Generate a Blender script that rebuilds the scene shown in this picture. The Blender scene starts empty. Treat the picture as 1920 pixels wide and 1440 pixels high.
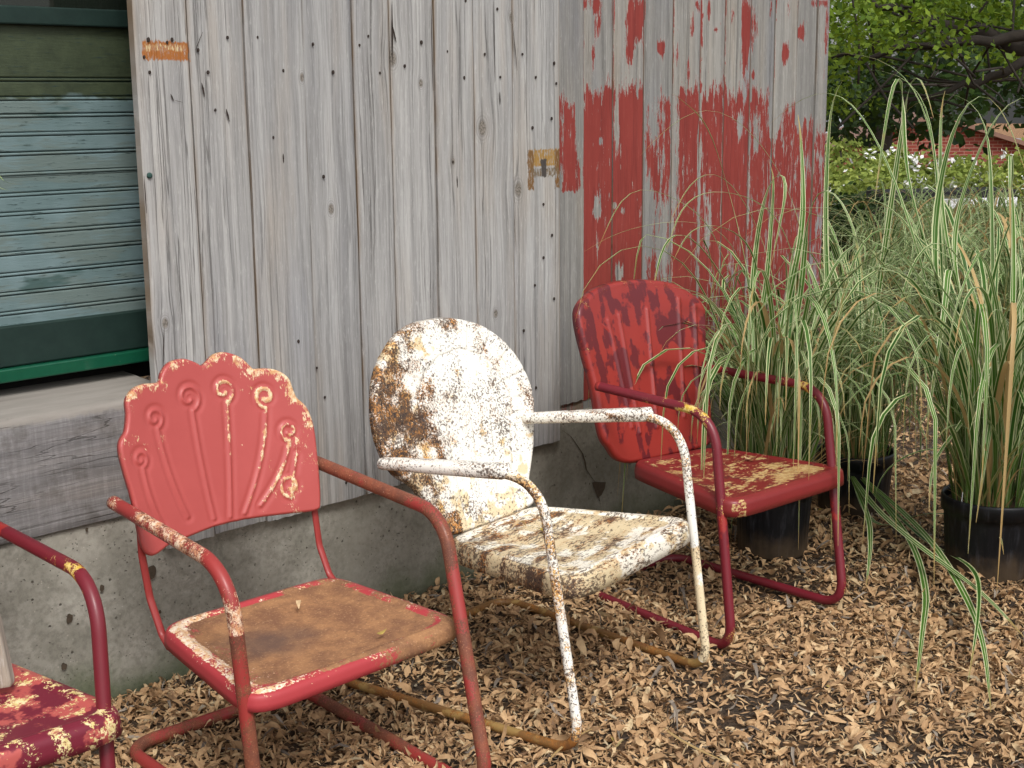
import bpy, math, random
import numpy as np
from mathutils import Vector, Matrix, noise as mn
rad = math.radians
S = bpy.context.scene
COL = S.collection
rng = np.random.default_rng(7)
random.seed(7)

# ------------------------------------------------------------------ camera
YAW, PITCH, ROLL, FPX, EYE = rad(45.24), rad(11.53), rad(-0.58), 2590.6, 1.55
def cam_axes():
    cy, sy, cp, sp = math.cos(YAW), math.sin(YAW), math.cos(PITCH), math.sin(PITCH)
    f = np.array([cy*cp, sy*cp, -sp]); r = np.array([sy, -cy, 0.0]); u = np.cross(r, f)
    c, s = math.cos(ROLL), math.sin(ROLL)
    return c*r + s*u, -s*r + c*u, f
CR, CU, CF = cam_axes()
EYEP = np.array([0, 0, EYE])
cam = bpy.data.cameras.new('camera'); co = bpy.data.objects.new('camera', cam); COL.objects.link(co)
co.matrix_world = Matrix(((CR[0], CU[0], -CF[0], 0), (CR[1], CU[1], -CF[1], 0), (CR[2], CU[2], -CF[2], EYE), (0, 0, 0, 1)))
cam.sensor_width = 36; cam.lens = 36*FPX/1920; cam.clip_end = 600; cam.clip_start = .05
S.camera = co
# ------------------------------------------------------------------ world, sun, exposure
SUN_EL, SUN_AZ = rad(52), rad(207)          # azimuth measured from +Y clockwise
w = bpy.data.worlds.new('World'); S.world = w; w.use_nodes = True
wn = w.node_tree; bg = wn.nodes['Background']
sky = wn.nodes.new('ShaderNodeTexSky'); sky.sky_type = 'NISHITA'; sky.sun_disc = False
sky.sun_elevation = SUN_EL; sky.sun_rotation = SUN_AZ; sky.dust_density = 4; sky.air_density = 1.0
hs = wn.nodes.new('ShaderNodeHueSaturation'); hs.inputs['Saturation'].default_value = .28; hs.inputs['Value'].default_value = 1.25
wn.links.new(sky.outputs[0], hs.inputs['Color']); wn.links.new(hs.outputs[0], bg.inputs[0])
bg.inputs[1].default_value = .13
sl = bpy.data.lights.new('sun', 'SUN'); sl.energy = 1.35; sl.angle = rad(16); sl.color = (1, .985, .96)
so = bpy.data.objects.new('sun', sl); COL.objects.link(so)
sd = Vector((math.sin(SUN_AZ)*math.cos(SUN_EL), math.cos(SUN_AZ)*math.cos(SUN_EL), math.sin(SUN_EL)))
so.rotation_euler = (-sd).to_track_quat('-Z', 'Y').to_euler(); so.location = sd*30
S.view_settings.view_transform = 'Standard'; S.view_settings.look = 'None'
S.view_settings.exposure = 0.30; S.view_settings.gamma = 1; S.view_settings.use_curve_mapping = False
S.render.resolution_x, S.render.resolution_y = 1024, 768
S.cycles.max_bounces = 6

# ------------------------------------------------------------------ survey helpers: a sight line of the photograph meets a real plane
def ray(p):
    return CF + (p[0]-960)/FPX*CR - (p[1]-720)/FPX*CU
def on_y(p, y):
    d = ray(p); return EYEP + y/d[1]*d
def on_z(p, z):
    d = ray(p); return EYEP + (z-EYE)/d[2]*d
def at_d(p, dist):
    return EYEP + ray(p)*dist
# ------------------------------------------------------------------ object helpers
def tag(o, label=None, cat=None, group=None, kind=None):
    if label: o['label'] = label
    if cat: o['category'] = cat
    if group: o['group'] = group
    if kind: o['kind'] = kind
    return o
def empty(name, loc=(0, 0, 0), rz=0):
    o = bpy.data.objects.new(name, None); COL.objects.link(o); o.location = loc; o.rotation_euler = (0, 0, rz)
    o.empty_display_size = .1; return o
class MB:
    """collects vertices, faces, per-vertex attributes; builds one mesh object"""
    def __init__(s): s.v = []; s.f = []; s.n = 0; s.at = {}; s.mi = []
    def add(s, v, f, mi=0, **at):
        v = np.asarray(v, float).reshape(-1, 3)
        for k in set(at) | set(s.at):
            a = at.get(k, 0.0); a = np.full(len(v), a, float) if np.isscalar(a) else np.asarray(a, float)
            if k not in s.at: s.at[k] = [np.zeros(s.n)] if s.n else []
            s.at[k].append(a)
        s.v.append(v)
        for q in f: s.f.append(tuple(int(i)+s.n for i in q))
        s.mi += [mi]*len(f); s.n += len(v)
    def box(s, a, b, mi=0, bev=0, **at):
        x0, y0, z0 = a; x1, y1, z1 = b
        v = [(x, y, z) for z in (z0, z1) for y in (y0, y1) for x in (x0, x1)]
        s.add(v, [(0, 2, 3, 1), (4, 5, 7, 6), (0, 1, 5, 4), (2, 6, 7, 3), (0, 4, 6, 2), (1, 3, 7, 5)], mi, **at)
    def build(s, name, mats, parent=None, smooth=True, bevel=0):
        me = bpy.data.meshes.new(name)
        V = np.concatenate(s.v); me.from_pydata(V.tolist(), [], s.f)
        for k, l in s.at.items():
            a = me.attributes.new(k, 'FLOAT', 'POINT'); a.data.foreach_set('value', np.concatenate(l).astype(np.float32))
        for m in (mats if isinstance(mats, (list, tuple)) else [mats]): me.materials.append(m)
        me.polygons.foreach_set('material_index', s.mi)
        me.polygons.foreach_set('use_smooth', [smooth]*len(s.f))
        me.update()
        o = bpy.data.objects.new(name, me); COL.objects.link(o)
        if parent: o.parent = parent
        if bevel:
            b = o.modifiers.new('b', 'BEVEL'); b.width = bevel; b.segments = 2; b.limit_method = 'ANGLE'
            b.angle_limit = rad(40)
        return o
def fast_mesh(name, V, F, mats, attrs, parent=None, smooth=True):
    """V (n,3), F (m,4) quads"""
    me = bpy.data.meshes.new(name); n, m = len(V), len(F)
    me.vertices.add(n); me.vertices.foreach_set('co', V.astype(np.float32).ravel())
    me.loops.add(m*4); me.loops.foreach_set('vertex_index', F.astype(np.int32).ravel())
    me.polygons.add(m); me.polygons.foreach_set('loop_start', np.arange(0, m*4, 4, dtype=np.int32))
    me.update(calc_edges=True)
    me.polygons.foreach_set('use_smooth', np.full(m, smooth))
    for k, a in attrs.items():
        t = me.attributes.new(k, 'FLOAT', 'POINT'); t.data.foreach_set('value', a.astype(np.float32))
    for mt in (mats if isinstance(mats, (list, tuple)) else [mats]): me.materials.append(mt)
    o = bpy.data.objects.new(name, me); COL.objects.link(o)
    if parent: o.parent = parent
    return o
def fillet(pts, radii, seg=10):
    """polyline with rounded corners"""
    P = [np.array(p, float) for p in pts]; out = [P[0]]
    for i in range(1, len(P)-1):
        a, b, c = P[i-1], P[i], P[i+1]; r = radii[i-1]
        u = a-b; v = c-b; lu, lv = np.linalg.norm(u), np.linalg.norm(v); u /= lu; v /= lv
        ang = math.acos(max(-1, min(1, u@v))); t = min(r/math.tan(ang/2), .48*lu, .48*lv)
        p0, p1 = b+u*t, b+v*t
        for k in range(seg+1):
            s = k/seg; out.append((1-s)**2*p0 + 2*s*(1-s)*(b*.82+.18*(p0+p1)/2) + s*s*p1)
    out.append(P[-1]); return out
def resample(pts, step):
    P = np.array(pts); d = np.r_[0, np.cumsum(np.linalg.norm(np.diff(P, axis=0), axis=1))]
    n = max(2, int(d[-1]/step)+1); t = np.linspace(0, d[-1], n)
    return np.stack([np.interp(t, d, P[:, i]) for i in range(3)], 1)
def tube_geo(P, r, n=16, cap=(True, True), squash=None):
    P = np.array(P); m = len(P); T = np.gradient(P, axis=0); T /= np.linalg.norm(T, axis=1)[:, None]
    up = np.array([0, 0, 1.0]); 
    if abs(T[0] @ up) > .9: up = np.array([1.0, 0, 0])
    N = np.cross(T[0], up); N /= np.linalg.norm(N); V = []
    rr = np.full(m, r) if np.isscalar(r) else np.asarray(r)
    for i in range(m):
        N = N - (N@T[i])*T[i]; N /= np.linalg.norm(N); B = np.cross(T[i], N)
        a = np.arange(n)/n*2*math.pi
        V.append(P[i] + rr[i]*(np.cos(a)[:, None]*N + np.sin(a)[:, None]*B))
    V = np.concatenate(V)
    F = [(i*n+j, i*n+(j+1) % n, (i+1)*n+(j+1) % n, (i+1)*n+j) for i in range(m-1) for j in range(n)]
    if cap[0]: F.append(tuple(range(n-1, -1, -1)))
    if cap[1]: F.append(tuple(range((m-1)*n, m*n)))
    return V, F
def fbm(x, y, z=0.0, o=3):
    return mn.fractal(Vector((x, y, z)), 1.0, 2.0, o)

# ------------------------------------------------------------------ node helper
def srgb(r, g, b):
    f = lambda c: (c/255/12.92 if c/255 <= .04045 else ((c/255+.055)/1.055)**2.4)
    return (f(r), f(g), f(b), 1)
class NM:
    def __init__(s, name, rough=.8):
        s.m = bpy.data.materials.new(name); s.m.use_nodes = True; s.t = s.m.node_tree; s.N = s.t.nodes
        s.b = s.N['Principled BSDF']; s.b.inputs['Roughness'].default_value = rough
        s.b.inputs['Specular IOR Level'].default_value = .3
        s.tc = s.N.new('ShaderNodeTexCoord').outputs['Object']
    def put(s, inp, v):
        if isinstance(v, bpy.types.NodeSocket): s.t.links.new(v, inp)
        else: inp.default_value = v
    def mapc(s, scale, loc=(0, 0, 0), src=None, rot=(0, 0, 0)):
        n = s.N.new('ShaderNodeMapping'); n.inputs['Scale'].default_value = scale; n.inputs['Location'].default_value = loc
        n.inputs['Rotation'].default_value = rot
        s.put(n.inputs['Vector'], src if src is not None else s.tc); return n.outputs[0]
    def noise(s, scale=5, detail=4, rough=.6, vec=None, dist=0):
        n = s.N.new('ShaderNodeTexNoise'); n.inputs['Scale'].default_value = scale; n.inputs['Detail'].default_value = detail
        n.inputs['Roughness'].default_value = rough; n.inputs['Distortion'].default_value = dist
        s.put(n.inputs['Vector'], vec if vec is not None else s.tc); return n.outputs['Fac']
    def vor(s, scale, vec=None, feat='F1', out='Distance'):
        n = s.N.new('ShaderNodeTexVoronoi'); n.feature = feat; n.inputs['Scale'].default_value = scale
        s.put(n.inputs['Vector'], vec if vec is not None else s.tc); return n.outputs[out]
    def math(s, op, a, b=0.0, c=0.0, clamp=False):
        n = s.N.new('ShaderNodeMath'); n.operation = op; n.use_clamp = clamp
        s.put(n.inputs[0], a); s.put(n.inputs[1], b); s.put(n.inputs[2], c); return n.outputs[0]
    def step(s, v, lo, hi, a=0.0, b=1.0):
        n = s.N.new('ShaderNodeMapRange'); n.interpolation_type = 'SMOOTHSTEP'
        s.put(n.inputs['Value'], v); s.put(n.inputs['From Min'], lo); s.put(n.inputs['From Max'], hi)
        n.inputs['To Min'].default_value = a; n.inputs['To Max'].default_value = b; return n.outputs[0]
    def mix(s, f, a, b, mode='MIX'):
        n = s.N.new('ShaderNodeMix'); n.data_type = 'RGBA'; n.blend_type = mode
        s.put(n.inputs[0], f); s.put(n.inputs[6], a); s.put(n.inputs[7], b); return n.outputs[2]
    def attr(s, name):
        n = s.N.new('ShaderNodeAttribute'); n.attribute_name = name; return n.outputs['Fac']
    def ramp(s, v, stops):
        n = s.N.new('ShaderNodeValToRGB'); e = n.color_ramp.elements
        while len(e) < len(stops): e.new(.5)
        for q, (p, c) in zip(e, stops): q.position = p; q.color = c
        s.put(n.inputs[0], v); return n.outputs[0]
    def sep(s, vec=None):
        n = s.N.new('ShaderNodeSeparateXYZ'); s.put(n.inputs[0], vec if vec is not None else s.tc); return n.outputs
    def bump(s, h, strength=.5, dist=.01):
        n = s.N.new('ShaderNodeBump'); n.inputs['Strength'].default_value = strength; n.inputs['Distance'].default_value = dist
        s.put(n.inputs['Height'], h); s.put(s.b.inputs['Normal'], n.outputs[0]); return n
    def color(s, v): s.put(s.b.inputs['Base Color'], v)
    def rough(s, v): s.put(s.b.inputs['Roughness'], v)
def plain(name, c, rough=.7, var=.25, scale=20):
    m = NM(name, rough); n = m.noise(scale, 5)
    d = tuple(x*(1-var) for x in c[:3])+(1,); l = tuple(min(1, x*(1+var)) for x in c[:3])+(1,)
    m.color(m.mix(n, d, l)); m.bump(n, .2, .004); return m.m

# ------------------------------------------------------------------ materials: weathered wood
def wood_mat(name, vertical=True, knots=(), paint=False, boxes=(), tint=(1, 1, 1), dark=1.0, rough=0):
    m = NM(name, .88); X, Y, Z = m.sep()
    along, across = (Z, X) if vertical else (X, Z)
    rnd = m.attr('rnd')
    warp = m.math('MULTIPLY', m.math('SUBTRACT', m.noise(1.3, 2), .5), .022)
    knotf = None; ringf = None
    for (kx, kz, kr) in knots:
        dx = m.math('DIVIDE', m.math('SUBTRACT', X, kx), kr); dz = m.math('DIVIDE', m.math('SUBTRACT', Z, kz), kr*1.5)
        d2 = m.math('ADD', m.math('MULTIPLY', dx, dx), m.math('MULTIPLY', dz, dz))
        d = m.math('SQRT', d2)
        k = m.step(d, .75, 1.15, 1, 0); knotf = k if knotf is None else m.math('MAXIMUM', knotf, k)
        rg = m.math('MULTIPLY', m.step(d, 1.0, 2.6, 1, 0), m.math('ADD', m.math('MULTIPLY', m.math('SINE', m.math('MULTIPLY', d, 13)), .5), .5))
        ringf = rg if ringf is None else m.math('MAXIMUM', ringf, rg)
        # grain bows round the knot
        push = m.math('DIVIDE', m.math('MULTIPLY', dx, -kr*.9), m.math('ADD', m.math('MULTIPLY', d2, .35), 1.0))
        warp = m.math('ADD', warp, push)
    ac = m.math('ADD', m.math('ADD', across, warp), m.math('MULTIPLY', rnd, 7.3))
    cmb = m.N.new('ShaderNodeCombineXYZ'); m.put(cmb.inputs[0], ac); m.put(cmb.inputs[1], m.math('MULTIPLY', rnd, 3.0)); m.put(cmb.inputs[2], along)
    gv = cmb.outputs[0]
    g1 = m.noise(1, 7, .68, m.mapc((150, 1, 3.2), src=gv))       # fine fibres
    g2 = m.noise(1, 4, .6, m.mapc((38, 1, .9), src=gv))          # broad streaks
    g3 = m.noise(1, 3, .55, m.mapc((9, 1, 1.1), src=gv))         # stains
    g4 = m.noise(1, 2, .5, m.mapc((85, 1, .75), (3, 0, 5), src=gv))
    # checks cluster in some bands of each board
    band = m.noise(1, 2, .5, m.mapc((11, 1, .35), (9, 2, 1), src=gv))
    crack = m.math('MULTIPLY', m.math('MULTIPLY', m.step(g4, .33, .40, 1, 0), m.step(band, .48, .60)), m.step(rnd, .1, .9, .35, 1.0))
    micro = m.step(m.noise(1, 5, .7, m.mapc((330, 1, 7), src=gv)), .32, .46, 1, 0)
    base = m.mix(m.step(g2, .3, .7), srgb(*(143*tint[0], 142*tint[1], 141*tint[2])), srgb(*(175*tint[0], 174*tint[1], 172*tint[2])))
    base = m.mix(m.step(g3, .46, .72, 0, .5), base, srgb(176*tint[0], 165*tint[1], 152*tint[2]))
    base = m.mix(m.step(m.noise(1, 3, .5, m.mapc((5, 1, .9), (2, 7, 4), src=gv)), .52, .72, 0, .5), base, srgb(132, 134, 142))
    base = m.mix(m.math('MULTIPLY', m.step(g1, .34, .56, 1, 0), .42), base, srgb(104, 102, 100))
    base = m.mix(m.math('MULTIPLY', micro, .35), base, srgb(88, 84, 80))
    base = m.mix(m.math('MULTIPLY', crack, .62), base, srgb(70, 67, 65))
    rgn = m.noise(1, 3, .55, m.mapc((30, 1, .55) if not rough else (26, 1, 2.4), (5, 5, 2), src=gv))
    band2 = m.noise(1, 2, .5, m.mapc((7, 1, .5) if not rough else (5, 1, 3), (1, 8, 6), src=gv))
    line = m.math('MULTIPLY', m.step(m.math('ABSOLUTE', m.math('SUBTRACT', rgn, .5)), .002, .012, 1, 0), m.math('MULTIPLY', m.step(band2, .46, .56), m.step(rnd, .1, .9, .5, 1.0)))
    base = m.mix(m.math('MULTIPLY', line, .62 if not rough else .85), base, srgb(72, 69, 66) if not rough else srgb(44, 42, 40))
    base = m.mix(m.step(m.noise(1, 6, .75, m.mapc((210, 1, 24), (3, 3, 3), src=gv)), .52, .7, 0, .35), base, srgb(206, 205, 202))
    if rough:
        saw = m.noise(1, 4, .7, m.mapc((9, 1, 95), (2, 2, 2), src=gv)); base = m.mix(m.step(saw, .44, .62, .22, 0), base, srgb(88, 84, 80))
        base = m.mix(m.step(m.noise(9, 5, .7), .5, .62, 0, .35), base, srgb(84, 78, 68))
        base = m.mix(m.step(m.math('ADD', Z, m.math('MULTIPLY', m.math('SUBTRACT', m.noise(30, 4), .5), .03)), .775, .79), base, m.mix(m.noise(1, 5, .65, m.mapc((4, 30, 4))), srgb(124, 118, 110), srgb(176, 170, 162)))
    # board to board shift
    base = m.mix(1.0, base, m.mix(rnd, (.86*dark, .86*dark, .86*dark, 1), (1.06*dark, 1.05*dark, 1.03*dark, 1)), 'MULTIPLY')
    edge = m.attr('edge')
    base = m.mix(m.math('MULTIPLY', edge, m.step(m.noise(1, 3, .6, m.mapc((30, 1, 3), src=gv)), .35, .65)), base, srgb(122, 103, 82))
    h = m.math('ADD', m.math('MULTIPLY', g1, .5), m.math('MULTIPLY', g2, .5))
    h = m.math('SUBTRACT', m.math('SUBTRACT', h, m.math('MULTIPLY', crack, 1.3)), m.math('MULTIPLY', line, 1.5))
    if knotf is not None:
        base = m.mix(m.math('MULTIPLY', ringf, .32), base, srgb(84, 79, 74))
        kk = m.mix(m.step(m.noise(160, 3), .4, .6), srgb(86, 79, 70), srgb(132, 124, 114))
        base = m.mix(m.math('MULTIPLY', knotf, .85), base, kk)
    for (x0, z0, x1, z1, c, thr) in boxes:
        nz = m.math('MULTIPLY', m.math('SUBTRACT', m.noise(1, 5, .7, m.mapc((110, 1, 30))), .5), .034)
        fx = m.math('MINIMUM', m.math('SUBTRACT', X, x0), m.math('SUBTRACT', x1, X))
        fz = m.math('MINIMUM', m.math('SUBTRACT', Z, z0), m.math('SUBTRACT', z1, Z))
        q = m.step(m.math('ADD', m.math('MINIMUM', fx, fz), nz), -.001, .004)
        base = m.mix(m.math('MULTIPLY', q, m.step(m.noise(1, 4, .7, m.mapc((160, 1, 40), (1, 1, 8))), thr-.08, thr+.1)), base, srgb(*c))
    if paint:
        p = m.attr('paint')
        nz = m.noise(1, 6, .7, m.mapc((70, 1, 9), (0, 3, 0), src=gv))
        nz2 = m.noise(1, 3, .6, m.mapc((260, 1, 26), (4, 3, 0), src=gv))
        v = m.math('ADD', p, m.math('ADD', m.math('MULTIPLY', m.math('SUBTRACT', nz, .5), 4.4), m.math('ADD', m.math('MULTIPLY', m.math('SUBTRACT', m.noise(1, 4, .6, m.mapc((16, 1, 5), (9, 9, 9), src=gv)), .5), 1.6), m.math('MULTIPLY', m.math('SUBTRACT', nz2, .5), 2.6))))
        pm = m.step(v, -.02, .05)
        red = m.mix(m.noise(6, 4), srgb(124, 46, 40), srgb(142, 60, 53)); red = m.mix(m.step(g2, .35, .65, .25, 0), red, srgb(104, 40, 36)); red = m.mix(m.step(m.noise(1, 5, .7, m.mapc((120, 1, 6), (6, 1, 1), src=gv)), .55, .72, 0, .4), red, srgb(168, 98, 90))
        red = m.mix(m.step(m.noise(1, 4, .6, m.mapc((90, 1, 5), src=gv)), .3, .5, .45, 0), red, srgb(92, 34, 32))
        rim = m.math('MULTIPLY', m.step(v, -.16, -.02), m.math('SUBTRACT', 1.0, pm))
        base = m.mix(m.math('MULTIPLY', rim, .35), base, srgb(196, 190, 184))
        base = m.mix(pm, base, red)
        h = m.math('ADD', m.math('MULTIPLY', h, m.step(pm, 0, 1, 1, .45)), m.math('MULTIPLY', pm, .45))
        m.rough(m.step(pm, 0, 1, .9, .6))
    m.color(base); m.bump(h, .6, .003); return m.m

# ------------------------------------------------------------------ materials: old painted metal
def worn_mat(name, paint, paint2, old, chip, chip2, rust, rust2, fine=260, coat=.25, oldt=.6, streak=(1, 1, 1), pits=None, speck=0, rmid=.4):
    """three vertex attributes steer the wear: wear (chips down to an older coat), rust, old (patches of an older colour)"""
    m = NM(name, .5)
    W, R, O = m.attr('wear'), m.attr('rust'), m.attr('old')
    nb = m.noise(9, 4, .6); nf = m.noise(1, 6, .72, m.mapc((fine*streak[0], fine*streak[1], fine*streak[2])))
    nm = m.noise(46, 5, .65); nl = m.noise(13, 4, .6, m.mapc((1, 1, 1), (5, 2, 8)))
    c = m.mix(nb, srgb(*paint), srgb(*paint2))
    om = m.step(m.math('ADD', m.math('ADD', nl, m.math('MULTIPLY', nm, .25)), O), oldt+.11, oldt+.19)
    c = m.mix(om, c, srgb(*old))
    cv = m.math('ADD', m.math('ADD', m.math('MULTIPLY', nf, .62), m.math('MULTIPLY', nm, .38)), m.math('MULTIPLY', W, .5))
    cm = m.step(cv, .60, .625)
    cc = m.mix(m.step(m.noise(70, 4, .7, m.mapc((1, 1, 1), (3, 9, 1))), .4, .6), srgb(*chip), srgb(*chip2))
    c = m.mix(cm, c, cc)
    nr = m.noise(1, 6, .75, m.mapc((fine*.8*streak[0], fine*.8*streak[1], fine*.8*streak[2]), (7, 7, 7)))
    rv = m.math('ADD', m.math('ADD', m.math('MULTIPLY', nr, 1-rmid), m.math('MULTIPLY', m.noise(24, 4, .6, m.mapc((1, 1, 1), (11, 2, 4))), rmid)), m.math('MULTIPLY', R, .55))
    halo = m.step(rv, .53, .64)
    c = m.mix(m.math('MULTIPLY', halo, .45 if pits else .25), c, srgb(*rust2))
    rm = m.step(rv, .615, .635)
    rc = m.mix(m.step(m.noise(14, 7, .68, m.mapc((1, 1, 1), (1, 5, 5))), .36, .64), srgb(*rust), srgb(*rust2))
    rc = m.mix(m.step(nf, .56, .66, 0, .45), rc, srgb(*chip2)); rc = m.mix(m.step(nf, .34, .45, .45, 0), rc, tuple(x*.5 for x in srgb(*rust)[:3])+(1,))
    if pits: rc = m.mix(m.step(m.noise(120, 3, .6), .45, .6), rc, srgb(*pits))
    c = m.mix(rm, c, rc)
    if speck:
        sv = m.math('ADD', m.noise(1, 5, .7, m.mapc((150*streak[0], 150*streak[1], 150*streak[2]), (3, 1, 9))), m.math('ADD', m.math('MULTIPLY', m.math('SUBTRACT', m.noise(11, 3, .6, m.mapc((1, 1, 1), (8, 8, 1))), .5), .35), m.math('MULTIPLY', R, .12)))
        c = m.mix(m.math('MULTIPLY', m.step(sv, .545, .565), .88), c, m.mix(m.noise(40, 2), srgb(52, 46, 46), srgb(104, 82, 64)))
    m.color(c)
    h = m.math('SUBTRACT', m.math('SUBTRACT', m.math('MULTIPLY', nf, .12), m.math('MULTIPLY', cm, .35)), m.math('MULTIPLY', rm, .5))
    m.bump(h, .45, .0016)
    m.rough(m.math('ADD', m.math('MULTIPLY', m.math('MAXIMUM', cm, rm), .38), m.math('ADD', .40, m.math('MULTIPLY', nm, .12))))
    m.b.inputs['Coat Weight'].default_value = coat; m.b.inputs['Coat Roughness'].default_value = .25
    return m.m
M = {}
M['salmon'] = worn_mat('salmon paint', (176, 80, 76), (162, 68, 64), (150, 60, 56), (226, 204, 168), (196, 146, 102), (108, 60, 40), (150, 92, 52), oldt=.95, streak=(1, 1, .3))
M['rusty_red'] = worn_mat('rusted red paint', (158, 56, 52), (136, 48, 46), (120, 52, 46), (232, 208, 180), (206, 150, 110), (104, 62, 48), (132, 74, 52), oldt=.8)
M['white'] = worn_mat('flaking white paint', (238, 236, 228), (232, 228, 216), (222, 204, 168), (232, 196, 130), (206, 150, 84), (72, 54, 44), (190, 132, 72), fine=230, coat=.05, oldt=.66, pits=(52, 44, 42), speck=1, rmid=.22)
M['ochre'] = worn_mat('yellowed white tube paint', (152, 128, 80), (136, 104, 56), (112, 80, 44), (224, 206, 160), (200, 160, 90), (96, 62, 36), (150, 98, 44), fine=220, coat=.1, oldt=.66)
M['crimson'] = worn_mat('crimson paint', (150, 48, 40), (134, 38, 34), (96, 26, 32), (226, 192, 128), (198, 160, 64), (96, 30, 28), (140, 40, 30), oldt=.60, coat=.4)
M['maroon'] = worn_mat('maroon paint', (116, 30, 40), (100, 26, 38), (150, 44, 40), (222, 196, 120), (196, 160, 58), (94, 42, 34), (120, 70, 44), oldt=.72, coat=.3)
M['plum'] = worn_mat('plum seat paint', (118, 36, 50), (100, 30, 46), (176, 84, 78), (230, 210, 160), (206, 186, 120), (150, 70, 62), (180, 96, 82), oldt=.55, fine=150, coat=.05)
M['crimson_seat'] = worn_mat('crimson seat paint', (130, 40, 38), (112, 34, 36), (94, 34, 38), (192, 164, 112), (168, 128, 80), (88, 40, 34), (150, 96, 58), fine=120, oldt=.58, streak=(.35, 1, 1))

# ------------------------------------------------------------------ chairs
class Frame:
    """chair frame of reference: u to the chair's side, v forward, z up"""
    def __init__(s, c, phi):
        s.c = np.array(c); s.p = phi; s.R = np.array([math.cos(phi), math.sin(phi)]); s.F = np.array([math.sin(phi), -math.cos(phi)])
    def loc(s, W):
        d = np.array(W[:2])-s.c; return np.array([d@s.R, d@s.F, W[2]])
    def v(s, p, v):      # sight line meets the chair's cross plane at v
        d = ray(p); n = s.F; t = (v-(EYEP[:2]-s.c)@n)/(d[:2]@n); return s.loc(EYEP+t*d)
    def z(s, p, z): return s.loc(on_z(p, z))
def o3(p): return np.array([p[0], -p[1], p[2]])      # (u,v,z) -> object axes

def tube_frame(root, L, R, r, mats, wears):
    """L, R: [arm end, bend, front foot, rear corner]; one bent tube drawn as arm, leg and base rail parts"""
    rb1, rb2, rb3 = .115, .06, .07
    pts = [L[0], L[1], L[2], L[3], R[3], R[2], R[1], R[0]]
    P = resample([o3(p) for p in fillet(pts, [rb1, rb2, rb3, rb3, rb2, rb1])], .012)
    zs = P[:, 2]; n = len(P)
    tops = [i for i in range(n) if zs[i] > L[1][2]-.17]
    iL = next(i for i in range(n) if zs[i] < L[1][2]-.13); iR = n-1-next(i for i in range(n) if zs[::-1][i] < R[1][2]-.13)
    fL = next(i for i in range(n) if zs[i] < .06); fR = n-1-next(i for i in range(n) if zs[::-1][i] < .06)
    V, F = tube_geo(P, r)
    k = 16
    for name, a, b, mat, wf in (('arm', 0, iL, mats[0], wears[0]), ('arm', iR, n-1, mats[0], wears[0]), ('leg', iL, fL, mats[1], wears[1]),
                           ('leg', fR, iR, mats[1], wears[1]), ('base_rail', fL, fR, mats[2], wears[2])):
        v = V[a*k:(b+1)*k]; m = b-a+1
        f = [(i*k+j, i*k+(j+1) % k, (i+1)*k+(j+1) % k, (i+1)*k+j) for i in range(m-1) for j in range(k)]
        if a == 0: f.append(tuple(range(k-1, -1, -1)))
        if b == n-1: f.append(tuple(range((m-1)*k, m*k)))
        mb = MB(); we, ru, ol = wf(v); mb.add(v, f, wear=we, rust=ru, old=ol); mb.build(name, mat, root)

def outline_dense(O, n):
    P = np.array(O, float); P = np.vstack([P, P[:1]])
    # Catmull-Rom through the outline, corners kept soft
    Q = []
    m = len(P)-1
    for i in range(m):
        p0, p1, p2, p3 = P[(i-1) % m], P[i], P[(i+1) % m], P[(i+2) % m]
        for t in np.linspace(0, 1, 8, endpoint=False):
            Q.append(.5*((2*p1)+(-p0+p2)*t+(2*p0-5*p1+4*p2-p3)*t*t+(-p0+3*p1-3*p2+p3)*t**3))
    Q = np.array(Q); Q = np.vstack([Q, Q[:1]])
    d = np.r_[0, np.cumsum(np.linalg.norm(np.diff(Q, axis=0), axis=1))]
    t = np.linspace(0, d[-1], n, endpoint=False)
    return np.stack([np.interp(t, d, Q[:, 0]), np.interp(t, d, Q[:, 1])], 1)

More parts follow.
